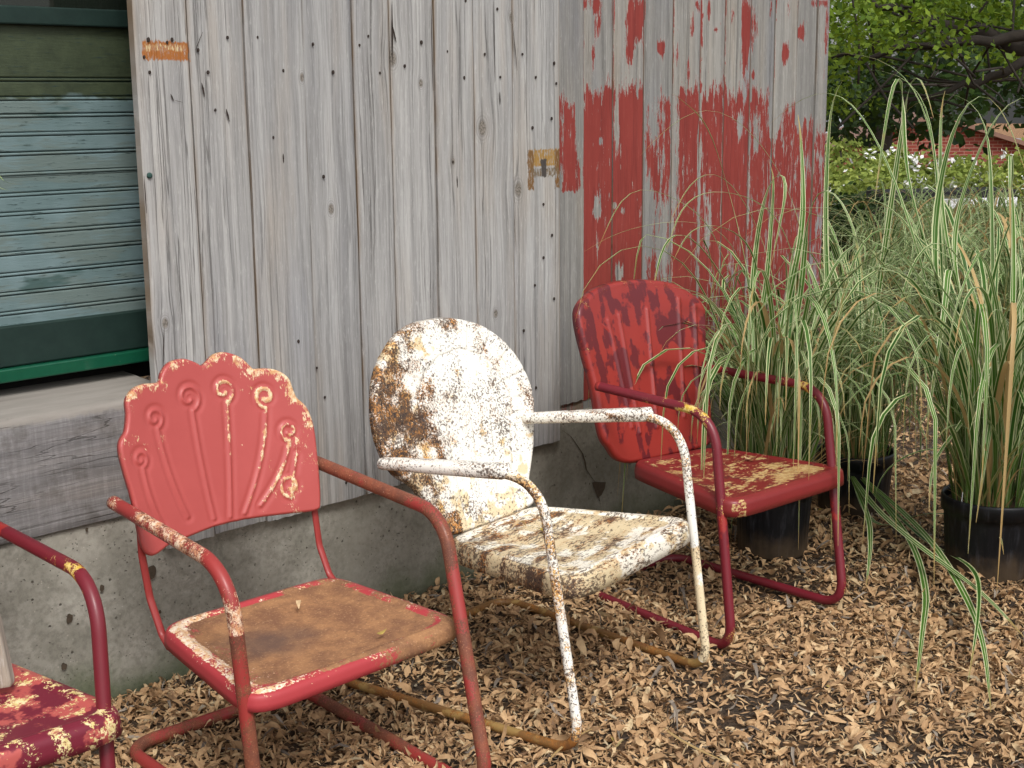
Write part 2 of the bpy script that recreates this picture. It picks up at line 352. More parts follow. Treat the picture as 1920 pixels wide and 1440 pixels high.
def shell(root, name, O, ctr, surf, mat, wearf, flange=.022, nr=90, na=420, thick=.0025, curl=.012):
    """pressed steel back: surf(u,z)->v ; O outline in (u,z); the rim rolls over to the rear"""
    out = outline_dense(O, na); c = np.array(ctr)
    rs = np.linspace(0, 1, nr)**.75
    UZ = [c+(out-c)*r for r in rs[1:]]
    U = np.concatenate([np.array([[c[0], c[1]]])]+UZ)
    v = surf(U[:, 0], U[:, 1])
    # normal direction of rolled rim: outward in the plane, then to the rear
    d = out-c; tang = np.roll(out, -4, 0)-np.roll(out, 4, 0); nrm = np.stack([tang[:, 1], -tang[:, 0]], 1)
    nrm /= np.linalg.norm(nrm, axis=1)[:, None]; sg = np.sign((nrm*d).sum(1)); nrm *= sg[:, None]
    v0 = surf(out[:, 0], out[:, 1]); rings = [(U, v)]
    V = [np.stack([U[:, 0], -v, U[:, 1]], 1)]
    for a in np.linspace(15, 100, 6):
        q = out+nrm*curl*math.sin(rad(a)); V.append(np.stack([q[:, 0], -(v0-curl*(1-math.cos(rad(a)))), q[:, 1]], 1))
    q = out+nrm*curl*1.0; V.append(np.stack([q[:, 0], -(v0-flange), q[:, 1]], 1))
    q = out+nrm*(curl-.004); V.append(np.stack([q[:, 0], -(v0-flange-.001), q[:, 1]], 1))
    q = out+nrm*(curl-.004); V.append(np.stack([q[:, 0], -(v0-curl), q[:, 1]], 1))
    # back face
    for r in (.97, .6, .25):
        q = c+(out-c)*r; V.append(np.stack([q[:, 0], -(surf(q[:, 0], q[:, 1])-thick*1.6), q[:, 1]], 1))
    V = np.concatenate(V)
    F = [(0, 1+(j+1) % na, 1+j) for j in range(na)]
    nring = (len(V)-1)//na
    for i in range(nring-1):
        b = 1+i*na
        for j in range(na):
            F.append((b+j, b+(j+1) % na, b+na+(j+1) % na, b+na+j))
    F.append(tuple(1+(nring-1)*na+j for j in range(na)))
    nf = len(U); ww, rr, oo = wearf(V[:, 0], V[:, 2], np.r_[[0], np.repeat(np.r_[rs[1:], np.full(nring-nr+1, 1.03)], na)])
    mb = MB(); mb.add(V, F, wear=ww, rust=rr, old=oo); return mb.build(name, mat, root)

def seat(root, SB, SF, mat, wearf, skirt=.05, dish=.012, rc=.035, crown=None, rear_lip=.01, nn=70, er=.014):
    """stamped pan: bilinear top between four corners, dished, rounded edge, skirt folded down"""
    A, B, C, D = [np.array(p) for p in (SB[0], SB[1], SF[1], SF[0])]   # rear left, rear right, front right, front left
    g = np.linspace(0, 1, nn)
    # rounded-square parameter: concentric rings from centre to edge
    def sq(r, a):   # superellipse in [-1,1]
        ca, sa = math.cos(a), math.sin(a); p = 10.0
        k = (abs(ca)**p+abs(sa)**p)**(-1/p); return r*k*ca, r*k*sa
    na = 160; V = []; ring = []
    def top(s, t):
        s2, t2 = (s+1)/2, (t+1)/2        # s across, t: -1 front .. 1 rear
        P = (1-t2)*((1-s2)*D+s2*C)+t2*((1-s2)*A+s2*B); return P
    rs = np.r_[np.linspace(0, .9, 34), np.linspace(.915, 1, 10)]
    for r in rs:
        for j in range(na):
            s, t = sq(r, 2*math.pi*j/na); P = top(s, t)
            z = P[2] - dish*math.cos(min(1, max(abs(s), abs(t)))*math.pi/2)**.8
            e = max(0, (r-.9)/.1); z += .004*math.sin(e*math.pi)
            if crown: z += crown(s, t)
            V.append((P[0], -P[1], z)); ring.append(r)
    cen = (A+B+C+D)/4
    E = np.array([top(*sq(1, 2*math.pi*j/na)) for j in range(na)])
    tg = np.roll(E, -1, 0)-np.roll(E, 1, 0); nr = np.stack([tg[:, 1], -tg[:, 0]], 1); nr /= np.linalg.norm(nr, axis=1)[:, None]
    if (nr*(E[:, :2]-cen[:2])).sum() < 0: nr = -nr
    prof = [(er*math.sin(rad(a)), -er*(1-math.cos(rad(a)))) for a in (22, 45, 68, 90)]
    prof += [(er+.002, -skirt*.6), (er+.003, -skirt), (er-.001, -skirt-.001), (er-.003, -skirt*.6), (er-.004, -er-.004)]
    for k, (o, dz) in enumerate(prof):
        for j in range(na):
            f = 1.0
            if nr[j, 1] < -.7 and dz < -er: dz2 = -er-(abs(dz)-er)*.5
            else: dz2 = dz
            V.append((E[j, 0]+nr[j, 0]*o, -(E[j, 1]+nr[j, 1]*o), E[j, 2]+dz2)); ring.append(1.02+k*.02)
    for r in (.6, .1):
        for j in range(na):
            P = top(*sq(r, 2*math.pi*j/na)); V.append((P[0], -P[1], P[2]-er-.004-dish)); ring.append(2)
    V = np.array(V); ring = np.array(ring); nring = len(V)//na
    F = [tuple(range(na-1, -1, -1))] + [(i*na+j, i*na+(j+1) % na, (i+1)*na+(j+1) % na, (i+1)*na+j) for i in range(nring-1) for j in range(na)]
    F.append(tuple((nring-1)*na+j for j in range(na)))
    ww, rr, oo = wearf(V, ring)
    mb = MB(); mb.add(V, F, wear=ww, rust=rr, old=oo); return mb.build('seat', mat, root)

def dist_polys(U, Z, polys):
    """distance from each (U,Z) to a set of polylines"""
    P = np.stack([U, Z], 1); best = np.full(len(P), 9.0)
    for pl in polys:
        pl = np.array(pl)
        for a, b in zip(pl[:-1], pl[1:]):
            ab = b-a; L = ab@ab+1e-12; t = np.clip(((P-a)@ab)/L, 0, 1); q = a+t[:, None]*ab
            best = np.minimum(best, np.linalg.norm(P-q, axis=1))
    return best
def nz2(U, Z, s, off=0):
    """cheap value noise for vertex attributes"""
    return np.array([fbm(u*s+off, z*s+off*1.7, off) for u, z in zip(U, Z)])
def bolt(root, p, r=.006, axis='y', mat=None):
    mb = MB(); P = o3(p); d = np.array({'y': (0, -1, 0), 'x': (1, 0, 0), 'z': (0, 0, 1)}[axis], float)*.004
    V, F = tube_geo([P-d, P+d*.3, P+d], [r, r, r*.7], 10); mb.add(V, F, wear=.3, rust=.2, old=0); mb.build('bolt', mat, root)

# ---- chair 1: salmon red, scalloped back with pressed scrolls, rusted seat
f1 = Frame((1.774, 2.417), rad(-2.0)); c1 = empty('metal_lawn_chair', (*f1.c, 0), f1.p)
tag(c1, 'salmon red metal lawn chair with scalloped scroll back and rust brown seat', 'chair', 'metal lawn chairs in a row along the shed')
r1 = .0162
foot = f1.z((919, 1496), r1); rear = f1.z((566, 1291), r1); rearL = f1.z((236, 1402), r1)
footL = f1.z((492, 1585), r1)
b1R = f1.v((831, 965), .11); b1L = f1.v((429, 1071), .11); eL = f1.v((212, 942), -.405); eR = np.array([-eL[0]-.012, eL[1], eL[2]+.0])
print('chair1', foot, rear, rearL, b1L, b1R, eL)
def w_arm1(v):
    n = np.array([fbm(*(p*9)) for p in v]); z = v[:, 2]; up = (z > .5)
    return np.clip(.02+.55*n+np.where(v[:, 0] < 0, .04, -.14), -.5, .40), np.where(v[:, 0] < 0, .02+.3*n, .26+.3*n)+np.where(z < .3, .12, 0), np.zeros(len(v))
def w_leg1(v):
    n = np.array([fbm(*(p*9)) for p in v]); return -.16+.4*n, .27+.35*n, .1+n*.3
tube_frame(c1, [eL, b1L, footL, rearL], [eR, b1R, foot, rear], r1, (M['rusty_red'],)*3, (w_arm1, w_leg1, w_leg1))
O1 = [(-0.259, 0.556), (-0.268, 0.675), (-0.276, 0.731), (-0.280, 0.779), (-0.274, 0.802), (-0.254, 0.821), (-0.240, 0.857), (-0.236, 0.886), (-0.217, 0.904), (-0.186, 0.911), (-0.139, 0.909), (-0.122, 0.932), (-0.099, 0.949), (-0.061, 0.952), (-0.033, 0.941), (-0.015, 0.930), (0.004, 0.936), (0.029, 0.951), (0.058, 0.953), (0.092, 0.939), (0.113, 0.917), (0.126, 0.905), (0.163, 0.902), (0.19, 0.894), (0.211, 0.876), (0.217, 0.85), (0.224, 0.826), (0.243, 0.804), (0.252, 0.774), (0.254, 0.738), (0.251, 0.698), (0.245, 0.63), (0.236, 0.572), (0.226, 0.558), (0.163, 0.561), (0.074, 0.567), (0.009, 0.570), (-0.061, 0.570), (-0.127, 0.565), (-0.195, 0.560)]
O1 = [(u*.965+.0005, z*1.0-.004) for u, z in O1]
def base1(u, z): return -.30-.25*(z-.4)+.5*u*u
def on_back(fr, p, base):
    """sight line meets a chair back surface v=base(u,z)"""
    d = ray(p); ts = np.linspace(1.8, 6, 3000); W = EYEP+ts[:, None]*d; D = W[:, :2]-fr.c; u = D@fr.R; v = D@fr.F
    g = v-base(u, W[:, 2]); k = [i for i in range(len(ts)-1) if g[i]*g[i+1] <= 0 and abs(u[i]) < .45]
    i = k[0] if k else int(np.argmin(abs(g))); return (u[i], W[i, 2])
scr = [((264, 861), .022, 1), ((290, 784), .026, 1), ((354, 745), .035, 1), ((418, 731), .032, 1), ((498, 743), .030, -1), ((542, 808), .026, -1), ((545, 910), .031, -1)]
polys = []; circs = []
base_pts = [(-.20, .60), (-.125, .60), (-.055, .58), (-.01, .575), (.03, .575), (.075, .585), (.13, .60)]
base_pts[6] = on_back(f1, (556, 852), base1)
for (px, rr_, sg), bp in zip(scr, base_pts):
    rr_ *= 1.25; c = on_back(f1, px, base1); circs.append((c, rr_)); sp = []
    for k in range(24):
        a = sg*(k/33*2*math.pi*1.55)+(math.pi if sg > 0 else 0)+(.9 if sg > 0 else -.9)*1.0; r_ = rr_*(.22+.78*k/33)
        sp.append((c[0]-r_*math.cos(a), c[1]+r_*math.sin(a)))
    e = sp[-1]; mid = (e[0]*.75+bp[0]*.25-(.006*sg), e[1]*.5+bp[1]*.5)
    polys.append(sp+[((1-t)**2*e[0]+2*t*(1-t)*mid[0]+t*t*bp[0], (1-t)**2*e[1]+2*t*(1-t)*mid[1]+t*t*bp[1]) for t in np.linspace(.05, 1, 14)])
def surf1(u, z):
    d = dist_polys(u, z, polys); h = .0022*np.exp(-(d/.0038)**2)-.0018*np.exp(-((d-.010)/.006)**2)
    return base1(u, z)+h
def wear1(u, z, r):
    d = dist_polys(u, z, polys); edge = np.clip((r-.86)/.14, 0, 1); top = np.clip((z-.70)/.2, 0, 1)
    nn = nz2(u, z, 16); side = np.clip((u+.02)/.2, 0, 1)
    we = -.20+.15*side+edge*.34*np.clip(top+.15, 0, 1)+.26*nn+.34*np.exp(-(d/.005)**2)*(.25+.75*np.clip((u+.06)/.16, 0, 1))
    dc = min_c(u, z, [circs[3][0], circs[4][0]]); we += .42*np.exp(-(dc/.03)**2)*(np.exp(-(d/.007)**2))
    dl = min_c(u, z, [(.17, .615), (.12, .64)]); we += .10*np.exp(-(dl/.035)**2)
    ru = -.6+edge*.3+.5*np.clip(nz2(u, z, 9, 5), 0, 1)*edge
    return we, ru, np.full(len(u), -.3)
def min_c(u, z, cs):
    return np.min([np.hypot(u-c[0], z-c[1]) for c in cs], axis=0)
shell(c1, 'backrest', O1, (0.0, .73), surf1, M['salmon'], wear1, nr=120, na=480, flange=.016, curl=.008)
sb = (f1.v((306, 1172), -.275), f1.v((622, 1079), -.275)); sf = (f1.v((474, 1310), .165), f1.v((862, 1163), .165))
print('seat1', sb, sf)
def wseat1(V, ring):
    u, v, z = V[:, 0], -V[:, 1], V[:, 2]; n = nz2(u, v, 14, 2)
    pan = ring < .9; top = ring <= 1.0
    leftb = np.clip((-u-.10)/.12, 0, 1)
    ru = np.where(pan, .62+.12*n, np.where(top, .22+.4*n, -.34))
    ru += np.where((v > .12) & (ring > .95), .75*np.clip((u+.12)/.25, 0, 1), 0)
    we = np.where(pan, .0+.25*n, np.where(top, .12+.2*n, np.where(ring < 1.08, .02+.3*n, -.35)))
    ru -= leftb*np.where(top, .30, 0); we += leftb*np.where(top, .20, 0)
    back = np.clip((-v-.18)/.1, 0, 1)*np.where(pan, 1, .4); ru -= back*.14
    return we, ru, np.where(pan, -.1, -.4)
M['rust_seat'] = worn_mat('rusted seat pan', (172, 62, 66), (156, 54, 58), (140, 60, 54), (232, 216, 192), (214, 172, 126), (122, 86, 62), (156, 114, 78), fine=170, coat=.0, oldt=.9)
# brown rust with a darker patch near its left middle
def seat_pan_variation(mat, cx, cy, rx, ry):
    t = mat.node_tree; b = t.nodes['Principled BSDF']; lk = b.inputs['Base Color'].links[0].from_socket
    nm = NM.__new__(NM); nm.m = mat; nm.t = t; nm.N = t.nodes; nm.b = b; nm.tc = [n for n in t.nodes if n.type == 'TEX_COORD'][0].outputs['Object']
    X, Y, Z = nm.sep()
    dx = nm.math('DIVIDE', nm.math('SUBTRACT', X, cx), rx); dy = nm.math('DIVIDE', nm.math('SUBTRACT', Y, cy), ry)
    d = nm.math('ADD', nm.math('SQRT', nm.math('ADD', nm.math('MULTIPLY', dx, dx), nm.math('MULTIPLY', dy, dy))), nm.math('MULTIPLY', nm.math('SUBTRACT', nm.noise(14, 5), .5), 1.3))
    c = nm.mix(nm.step(d, .1, 1.25, .72, 0), lk, srgb(84, 68, 62)); t.links.new(c, b.inputs['Base Color'])
seat_pan_variation(M['rust_seat'], -.10, .06, .13, .10)
seat(c1, sb, sf, M['rust_seat'], wseat1, skirt=.036, dish=.010)
# flat steel strips that carry the back down to the seat
for s, pt, pb in ((-1, (266, 1040), (305, 1192)), (1, (590, 958), (618, 1078))):
    a = f1.v(pt, -.335); b = f1.v(pb, -.285); m_ = (a+b)/2+np.array([0, -.012, -.01])
    P = resample([o3(p) for p in (a+np.array([0, 0, .05]), a, m_, b, b+np.array([0, .03, -.02]))], .01)
    mb = MB(); V, F = tube_geo(P, .0095, 8); 
    ctr = np.repeat(P, 8, 0); V = ctr+(V-ctr)*np.array([1, .45, 1]); mb.add(V, F, wear=-.2, rust=-.05, old=0); mb.build('support_strip', M['rusty_red'], c1)
for p in (f1.v((215, 941), -.38), np.array([eR[0], -.38, eR[2]])): bolt(c1, p, .007, 'x', M['rusty_red'])

# ---- chair 2: flaking white, round back
f2 = Frame((2.553, 2.377), rad(4.5)); c2 = empty('metal_lawn_chair', (*f2.c, 0), f2.p)
tag(c2, 'white metal lawn chair with round back, flaking paint and speckled rust', 'chair', 'metal lawn chairs in a row along the shed')
r2 = .0122
ftL, ftR = f2.z((1090, 1412), r2+.014), f2.z((1327, 1256), r2+.014); rrR = f2.z((945, 1122), r2+.010); rrL = np.array([-rrR[0]-.02, rrR[1], r2+.010])
bL, bR = f2.v((1012, 893), .15), f2.v((1277, 779), .15); e2L = f2.v((716, 872), -.325); e2R = f2.v((985, 787), -.34)
print('chair2', ftL, ftR, rrR, bL, bR, e2L, e2R)
def w_arm2(v):
    n = np.array([fbm(*(p*10)) for p in v]); return .1+.4*n, .02+.4*n, .05+.3*n
def w_leg2(v):
    n = np.array([fbm(*(p*10)) for p in v]); right = v[:, 0] > 0
    return np.where(right, -.2, .15)+.4*n, np.where(right, -.05, .10)+.35*n-np.where(right & (v[:, 2] < .35), .15, 0), np.where(right & (v[:, 2] < .36), .3, 0)+.2*n
def w_rail2(v):
    n = np.array([fbm(*(p*10)) for p in v]); return -.25+.3*n, .16+.3*n, .25+.3*n
tube_frame(c2, [e2L, bL, ftL, rrL], [e2R, bR, ftR, rrR], r2, (M['white'], M['white'], M['ochre']), (w_arm2, w_leg2, w_rail2))
def base2(u, z): return -.275-.30*(z-.4)+.25*u*u
k2 = [(855, 996), (815, 948), (786, 908), (753, 886), (731, 850), (719, 813), (714, 777), (714, 740), (718, 708), (730, 678), (741, 658), (755, 638), (779, 620), (806, 611), (844, 606), (881, 611), (915, 624), (950, 651), (975, 684), (991, 718), (998, 744), (1000, 770), (999, 828), (994, 872), (990, 904), (993, 945)]
O2 = [on_back(f2, p, base2) for p in k2]
print('O2', [(round(a, 3), round(b, 3)) for a, b in O2])
c2c = on_back(f2, (872, 760), base2)
inner = [on_back(f2, p, base2) for p in [(790, 790), (786, 740), (797, 700), (822, 672), (862, 656), (902, 668), (936, 696), (957, 735), (962, 775)]]
fl = [[on_back(f2, a, base2), on_back(f2, b, base2)] for a, b in (((795, 860), (850, 985)), ((838, 800), (878, 985)), ((880, 760), (910, 975)), ((920, 780), (940, 965)), ((958, 800), (968, 955)))]
radl = []
for k in range(13):
    a = rad(200-k*18.5); j = int(k)
    ca, sa = math.cos(a), math.sin(a); radl.append([(c2c[0]+ca*.155, c2c[1]+sa*.135), (c2c[0]+ca*.32, c2c[1]+sa*.27)])
def surf2(u, z):
    di = dist_polys(u, z, [inner]); df = dist_polys(u, z, fl); dr = dist_polys(u, z, radl)
    ins = np.exp(-(((u-c2c[0])/.16)**4+((z-c2c[1])/.17)**4))
    return base2(u, z)-.006*np.exp(-(di/.006)**2)-.004*np.exp(-(df/.005)**2)-.0035*np.exp(-(dr/.005)**2)+.006*ins
def wear2(u, z, r):
    n = nz2(u, z, 11, 1); n2 = nz2(u, z, 26, 4)
    left = np.clip((c2c[0]-.06-u)/.16, 0, 1); lowm = np.exp(-((z-.72)/.13)**2)
    edge = np.clip((r-.72)/.25, 0, 1)
    ru = -.03+.24*n+.14*n2+left*.14+left*lowm*.18+edge*.10*(z > .6)+.14*np.exp(-((u-c2c[0]+.06)/.07)**2-((z-.70)/.07)**2)-.28*np.clip((.64-z)/.1, 0, 1)*(u > c2c[0]-.12)
    ru -= .18*np.exp(-((u-c2c[0]-.02)/.09)**2-((z-.86)/.05)**2)
    ru = np.where(z < .47, ru+.2, ru)
    ol = .06+left*.16+.16*n2+.14*np.clip((.62-z)/.15, 0, 1)
    return -.1+.3*n2+left*.2, ru, ol-.06
shell(c2, 'backrest', O2, (c2c[0], .70), surf2, M['white'], wear2, nr=100, na=420, flange=.03, curl=.013)
sb = (f2.v((846, 1010), -.255), f2.v((1003, 948), -.255)); sf = (f2.v((1073, 1084), .21), f2.v((1296, 972), .21))
print('seat2', sb, sf)
def wseat2(V, ring):
    u, v = V[:, 0], -V[:, 1]; n = nz2(u*.6, v*1.6, 16, 3); top = ring <= 1.0; pan = ring < .88
    front = np.clip((v-.0)/.2, 0, 1)
    ru = np.where(pan, .06+.42*n-.12*front, np.where(top, -.02+.3*n, .06+.35*n))+np.clip((-v-.05)/.2, 0, 1)*.12
    ru += np.where(~top, np.clip((-u-.05)/.2, 0, 1)*.08-np.clip((u-.0)/.2, 0, 1)*.10, 0)
    return .0+.3*n, ru, np.where(pan, .19, .04)+.22*n+np.where(~top, np.clip(-u*2, 0, .3), 0)
M['white_seat'] = worn_mat('flaking white seat', (234, 230, 218), (224, 216, 196), (204, 186, 150), (220, 196, 150), (180, 138, 92), (78, 60, 50), (178, 118, 62), fine=170, coat=.02, oldt=.60, streak=(.5, 1, 1), pits=(60, 48, 44), speck=1, rmid=.25)
seat(c2, sb, sf, M['white_seat'], wseat2, skirt=.055, dish=.016, er=.018, crown=lambda s, t: .004*math.cos(s*9)*max(0, 1-abs(t)))
# folded sheet arm rests over the tube
for a, b in ((e2L, bL), (e2R, bR)):
    d = (b-a); d /= np.linalg.norm(d); end = b-d*.085; st = a-d*.012
    L_ = np.linalg.norm(end-st); n = 26; V = []; prof = []
    for i in range(n):
        t = i/(n-1); c = st+(end-st)*t; w_ = .020+.010*math.sin(t*math.pi*.9)**1.2; h_ = .0145+.005*t; k = min(1, (min(t, 1-t)*L_/.012+.02))**.5
        for j in range(14):
            an = 2*math.pi*j/14; cu, cz = math.cos(an), math.sin(an)
            q = c+np.array([w_*k*np.sign(cu)*abs(cu)**.6, 0, h_*k*np.sign(cz)*abs(cz)**.6+.006-.012*t*t*0]); V.append((q[0], -q[1], q[2]))
    F = [(i*14+j, i*14+(j+1) % 14, (i+1)*14+(j+1) % 14, (i+1)*14+j) for i in range(n-1) for j in range(14)]+[tuple(range(13, -1, -1)), tuple(range((n-1)*14, n*14))]
    V = np.array(V); nn = nz2(V[:, 1], V[:, 2]*4+V[:, 0], 14, 8); mb = MB(); mb.add(V, F, wear=-.1+.2*nn, rust=.05+.3*nn, old=.1*nn); mb.build('arm_rest', M['white'], c2)
for p in (e2L+np.array([0, .012, .0]), e2R+np.array([0, .012, 0])): bolt(c2, p, .007, 'x', M['white'])

# ---- chair 3: crimson, fluted back ; chair 0 (cropped by the photograph's left edge) is its twin
f3 = Frame((3.336, 2.404), rad(-1.8))
r3 = .0142
def base3(u, z): return -.28-.27*(z-.42)+.30*u*u
def build_c3(root, plum=False):
    ftL, ftR = f3.z((1373, 1220), r3+.010), f3.z((1582, 1136), r3+.012); rrR = f3.z((1262, 1041), r3+.006); rrL = np.array([-rrR[0]+.01, rrR[1], r3])
    bL, bR = f3.v((1339, 777), .113), f3.v((1547, 729), .113); eL = f3.v((1120, 724), -.305); eR = f3.v((1322, 689), -.36)
    print('chair3', ftL, ftR, rrR, bL, bR, eL, eR)
    def wa(v):
        n = np.array([fbm(*(p*11)) for p in v]); s = v[:, 1]
        hot = np.exp(-((-s-.03)/.12)**2)*np.clip((v[:, 2]-.60)*20, 0, 1)+.6*np.exp(-((v[:, 2]-.5)/.06)**2)
        return -.2+.3*n+hot*.22+.8*np.array([fbm(*(p*30)) for p in v])*hot, -.22+.3*n, .1*n+.25*(-s < -.28)
    def wl(v):
        n = np.array([fbm(*(p*11)) for p in v]); return -.22+.35*n+.45*np.exp(-((v[:, 2]-.43)/.03)**2)+.3*np.exp(-((v[:, 2]-.08)/.05)**2), -.2+.3*n+.3*np.exp(-((v[:, 2]-.06)/.03)**2), .3*np.exp(-((v[:, 2]-.33)/.09)**2)
    def wr(v):
        n = np.array([fbm(*(p*11)) for p in v]); return -.25+.3*n, -.2+.3*n, 0*n
    tube_frame(root, [eL, bL, ftL, rrL], [eR, bR, ftR, rrR], r3, (M['maroon'],)*3, (wa, wl, wr))
    kk = [(1187, 862), (1150, 835), (1136, 805), (1124, 733), (1107, 667), (1096, 623), (1092, 592), (1098, 575), (1107, 566), (1120, 553), (1152, 540), (1190, 534), (1227, 534), (1265, 540), (1296, 556), (1317, 575), (1322, 600), (1322, 667), (1328, 733), (1332, 783), (1326, 812), (1319, 834)]
    O = [on_back(f3, p, base3) for p in kk]
    print('O3', [(round(a, 3), round(b, 3)) for a, b in O])
    lines = []
    for a, b in (((1140, 600), (1185, 800)), ((1160, 590), (1200, 810)), ((1213, 580), (1232, 800)), ((1272, 560), (1283, 780)), ((1302, 572), (1310, 770))):
        lines.append([on_back(f3, a, base3), on_back(f3, b, base3)])
    cu = (O[0][0]+O[-1][0])/2
    def surf(u, z):
        d = dist_polys(u, z, lines); return base3(u, z)+.0065*np.exp(-(d/.0065)**2)
    def wear(u, z, r):
        n = nz2(u*1.6, z*.7, 12, 2); n2 = nz2(u, z, 20, 6); edge = np.clip((r-.9)/.1, 0, 1)
        st = nz2(u*2.2, z*.35, 11, 3); return -.30+.25*n2+edge*.28*np.clip((z-.6)/.3, 0, 1), -.22+.3*st+edge*.3*(z > .9), .22*n+.28*st+.10-.1*(z < .62)
    shell(root, 'backrest', O, (cu, .72), surf, M['plum'] if plum else M['crimson'], wear, nr=90, na=400, flange=.03, curl=.014)
    sb = (f3.v((1190, 864), -.255), f3.v((1338, 838), -.255)); sf = (f3.v((1374, 941), .205), f3.v((1587, 876), .205))
    print('seat3', sb, sf)
    def ws(V, ring):
        u, v = V[:, 0], -V[:, 1]; n = nz2(u*.7, v*1.4, 15, 3); n2 = nz2(u, v, 30, 1); top = ring <= 1; pan = ring < .9
        front = np.exp(-((v-.10)/.07)**2)
        if plum: return np.where(pan, .05+.34*n, .10+.35*n2), -.1+.3*n2, .1*n+.22*np.clip((-v)/.2, 0, 1)
        return np.where(pan, .13+.3*n+.30*front*np.clip((u+.05)/.2, 0.1, 1), np.where(top, .12*n, -.28+.25*n2))+np.where(~top & (abs(u+.27) < .05) & (v > .2), .5, 0), -.25+.25*n2, np.where(pan, .08*n, -.15)
    seat(root, sb, sf, M['plum'] if plum else M['crimson_seat'], ws, skirt=.048, dish=.014, er=.016)
    for p in (eL+np.array([0, .02, 0]), eR+np.array([0, .02, 0])): bolt(root, p, .007, 'x', M['maroon'])
c3 = empty('metal_lawn_chair', (*f3.c, 0), f3.p)
tag(c3, 'crimson red metal lawn chair with fluted back standing before the potted grasses', 'chair', 'metal lawn chairs in a row along the shed')
build_c3(c3)
bR3 = f3.v((1547, 729), .113); Wt = on_z((179, 1087), bR3[2]); c0xy = Wt[:2]-bR3[0]*f3.R-bR3[1]*f3.F
print('chair0 at', c0xy)
c0 = empty('metal_lawn_chair', (*c0xy, 0), f3.p)
tag(c0, 'plum and maroon metal lawn chair with chipped cream patches, at the near left corner', 'chair', 'metal lawn chairs in a row along the shed')
build_c3(c0, plum=True)

# ------------------------------------------------------------------ shed
shed = empty('wooden_shed', (3.4, 3.2, 0)); SO = np.array([3.4, 3.2, 0])
tag(shed, 'weathered plank shed on a concrete footing, grey boards beside peeling red paint', 'shed')
knots = []
for p, r_ in (((905, 240), .016), ((622, 392), .010), ((737, 110), .014), ((973, 355), .015), ((566, 145), .008), ((930, 588), .009), ((310, 606), .009), ((790, 156), .008), ((849, 303), .007), ((960, 33), .010)):
    w_ = on_y(p, 3.185)-SO; knots.append((float(w_[0]), float(w_[2]), r_))
def wb(p0, p1, y):
    a, b = on_y(p0, y)-SO, on_y(p1, y)-SO; return (float(min(a[0], b[0])), float(min(a[2], b[2])), float(max(a[0], b[0])), float(max(a[2], b[2])))
hinge = wb((268, 113), (356, 78), 3.185); lock = wb((996, 345), (1049, 285), 3.185)
bx = [(*hinge, (158, 98, 48), .38), (*wb((272, 96), (350, 84), 3.185), (205, 190, 150), .52),
      (lock[0]-.006, lock[3]-.045, lock[2]+.004, lock[3]+.012, (150, 116, 60), .42), (lock[0]-.014, lock[1]-.02, lock[0]+.016, lock[3]+.01, (112, 82, 48), .40), (lock[2]-.02, lock[1]-.02, lock[2]+.012, lock[3]+.01, (112, 80, 44), .40), (lock[0], lock[1]+.02, lock[2], lock[1]+.05, (104, 86, 62), .47), ((lock[0]+lock[2])/2-.02, (lock[1]+lock[3])/2-.03, (lock[0]+lock[2])/2+.01, (lock[1]+lock[3])/2+.03, (70, 64, 60), .3)]
M['door_wood'] = wood_mat('grey weathered planks', True, knots, boxes=bx)
M['paint_wood'] = wood_mat('planks with peeling red paint', True, (), paint=True, tint=(.93, .92, .90), dark=.86)
M['beam_wood'] = wood_mat('grey timber beam', False, (), tint=(.95, .94, .95), dark=.84, rough=1)
M['dark'] = plain('dark hollow', (.012, .011, .010), .95)
M['nail'] = plain('rusted nail', (.035, .025, .02), .8)
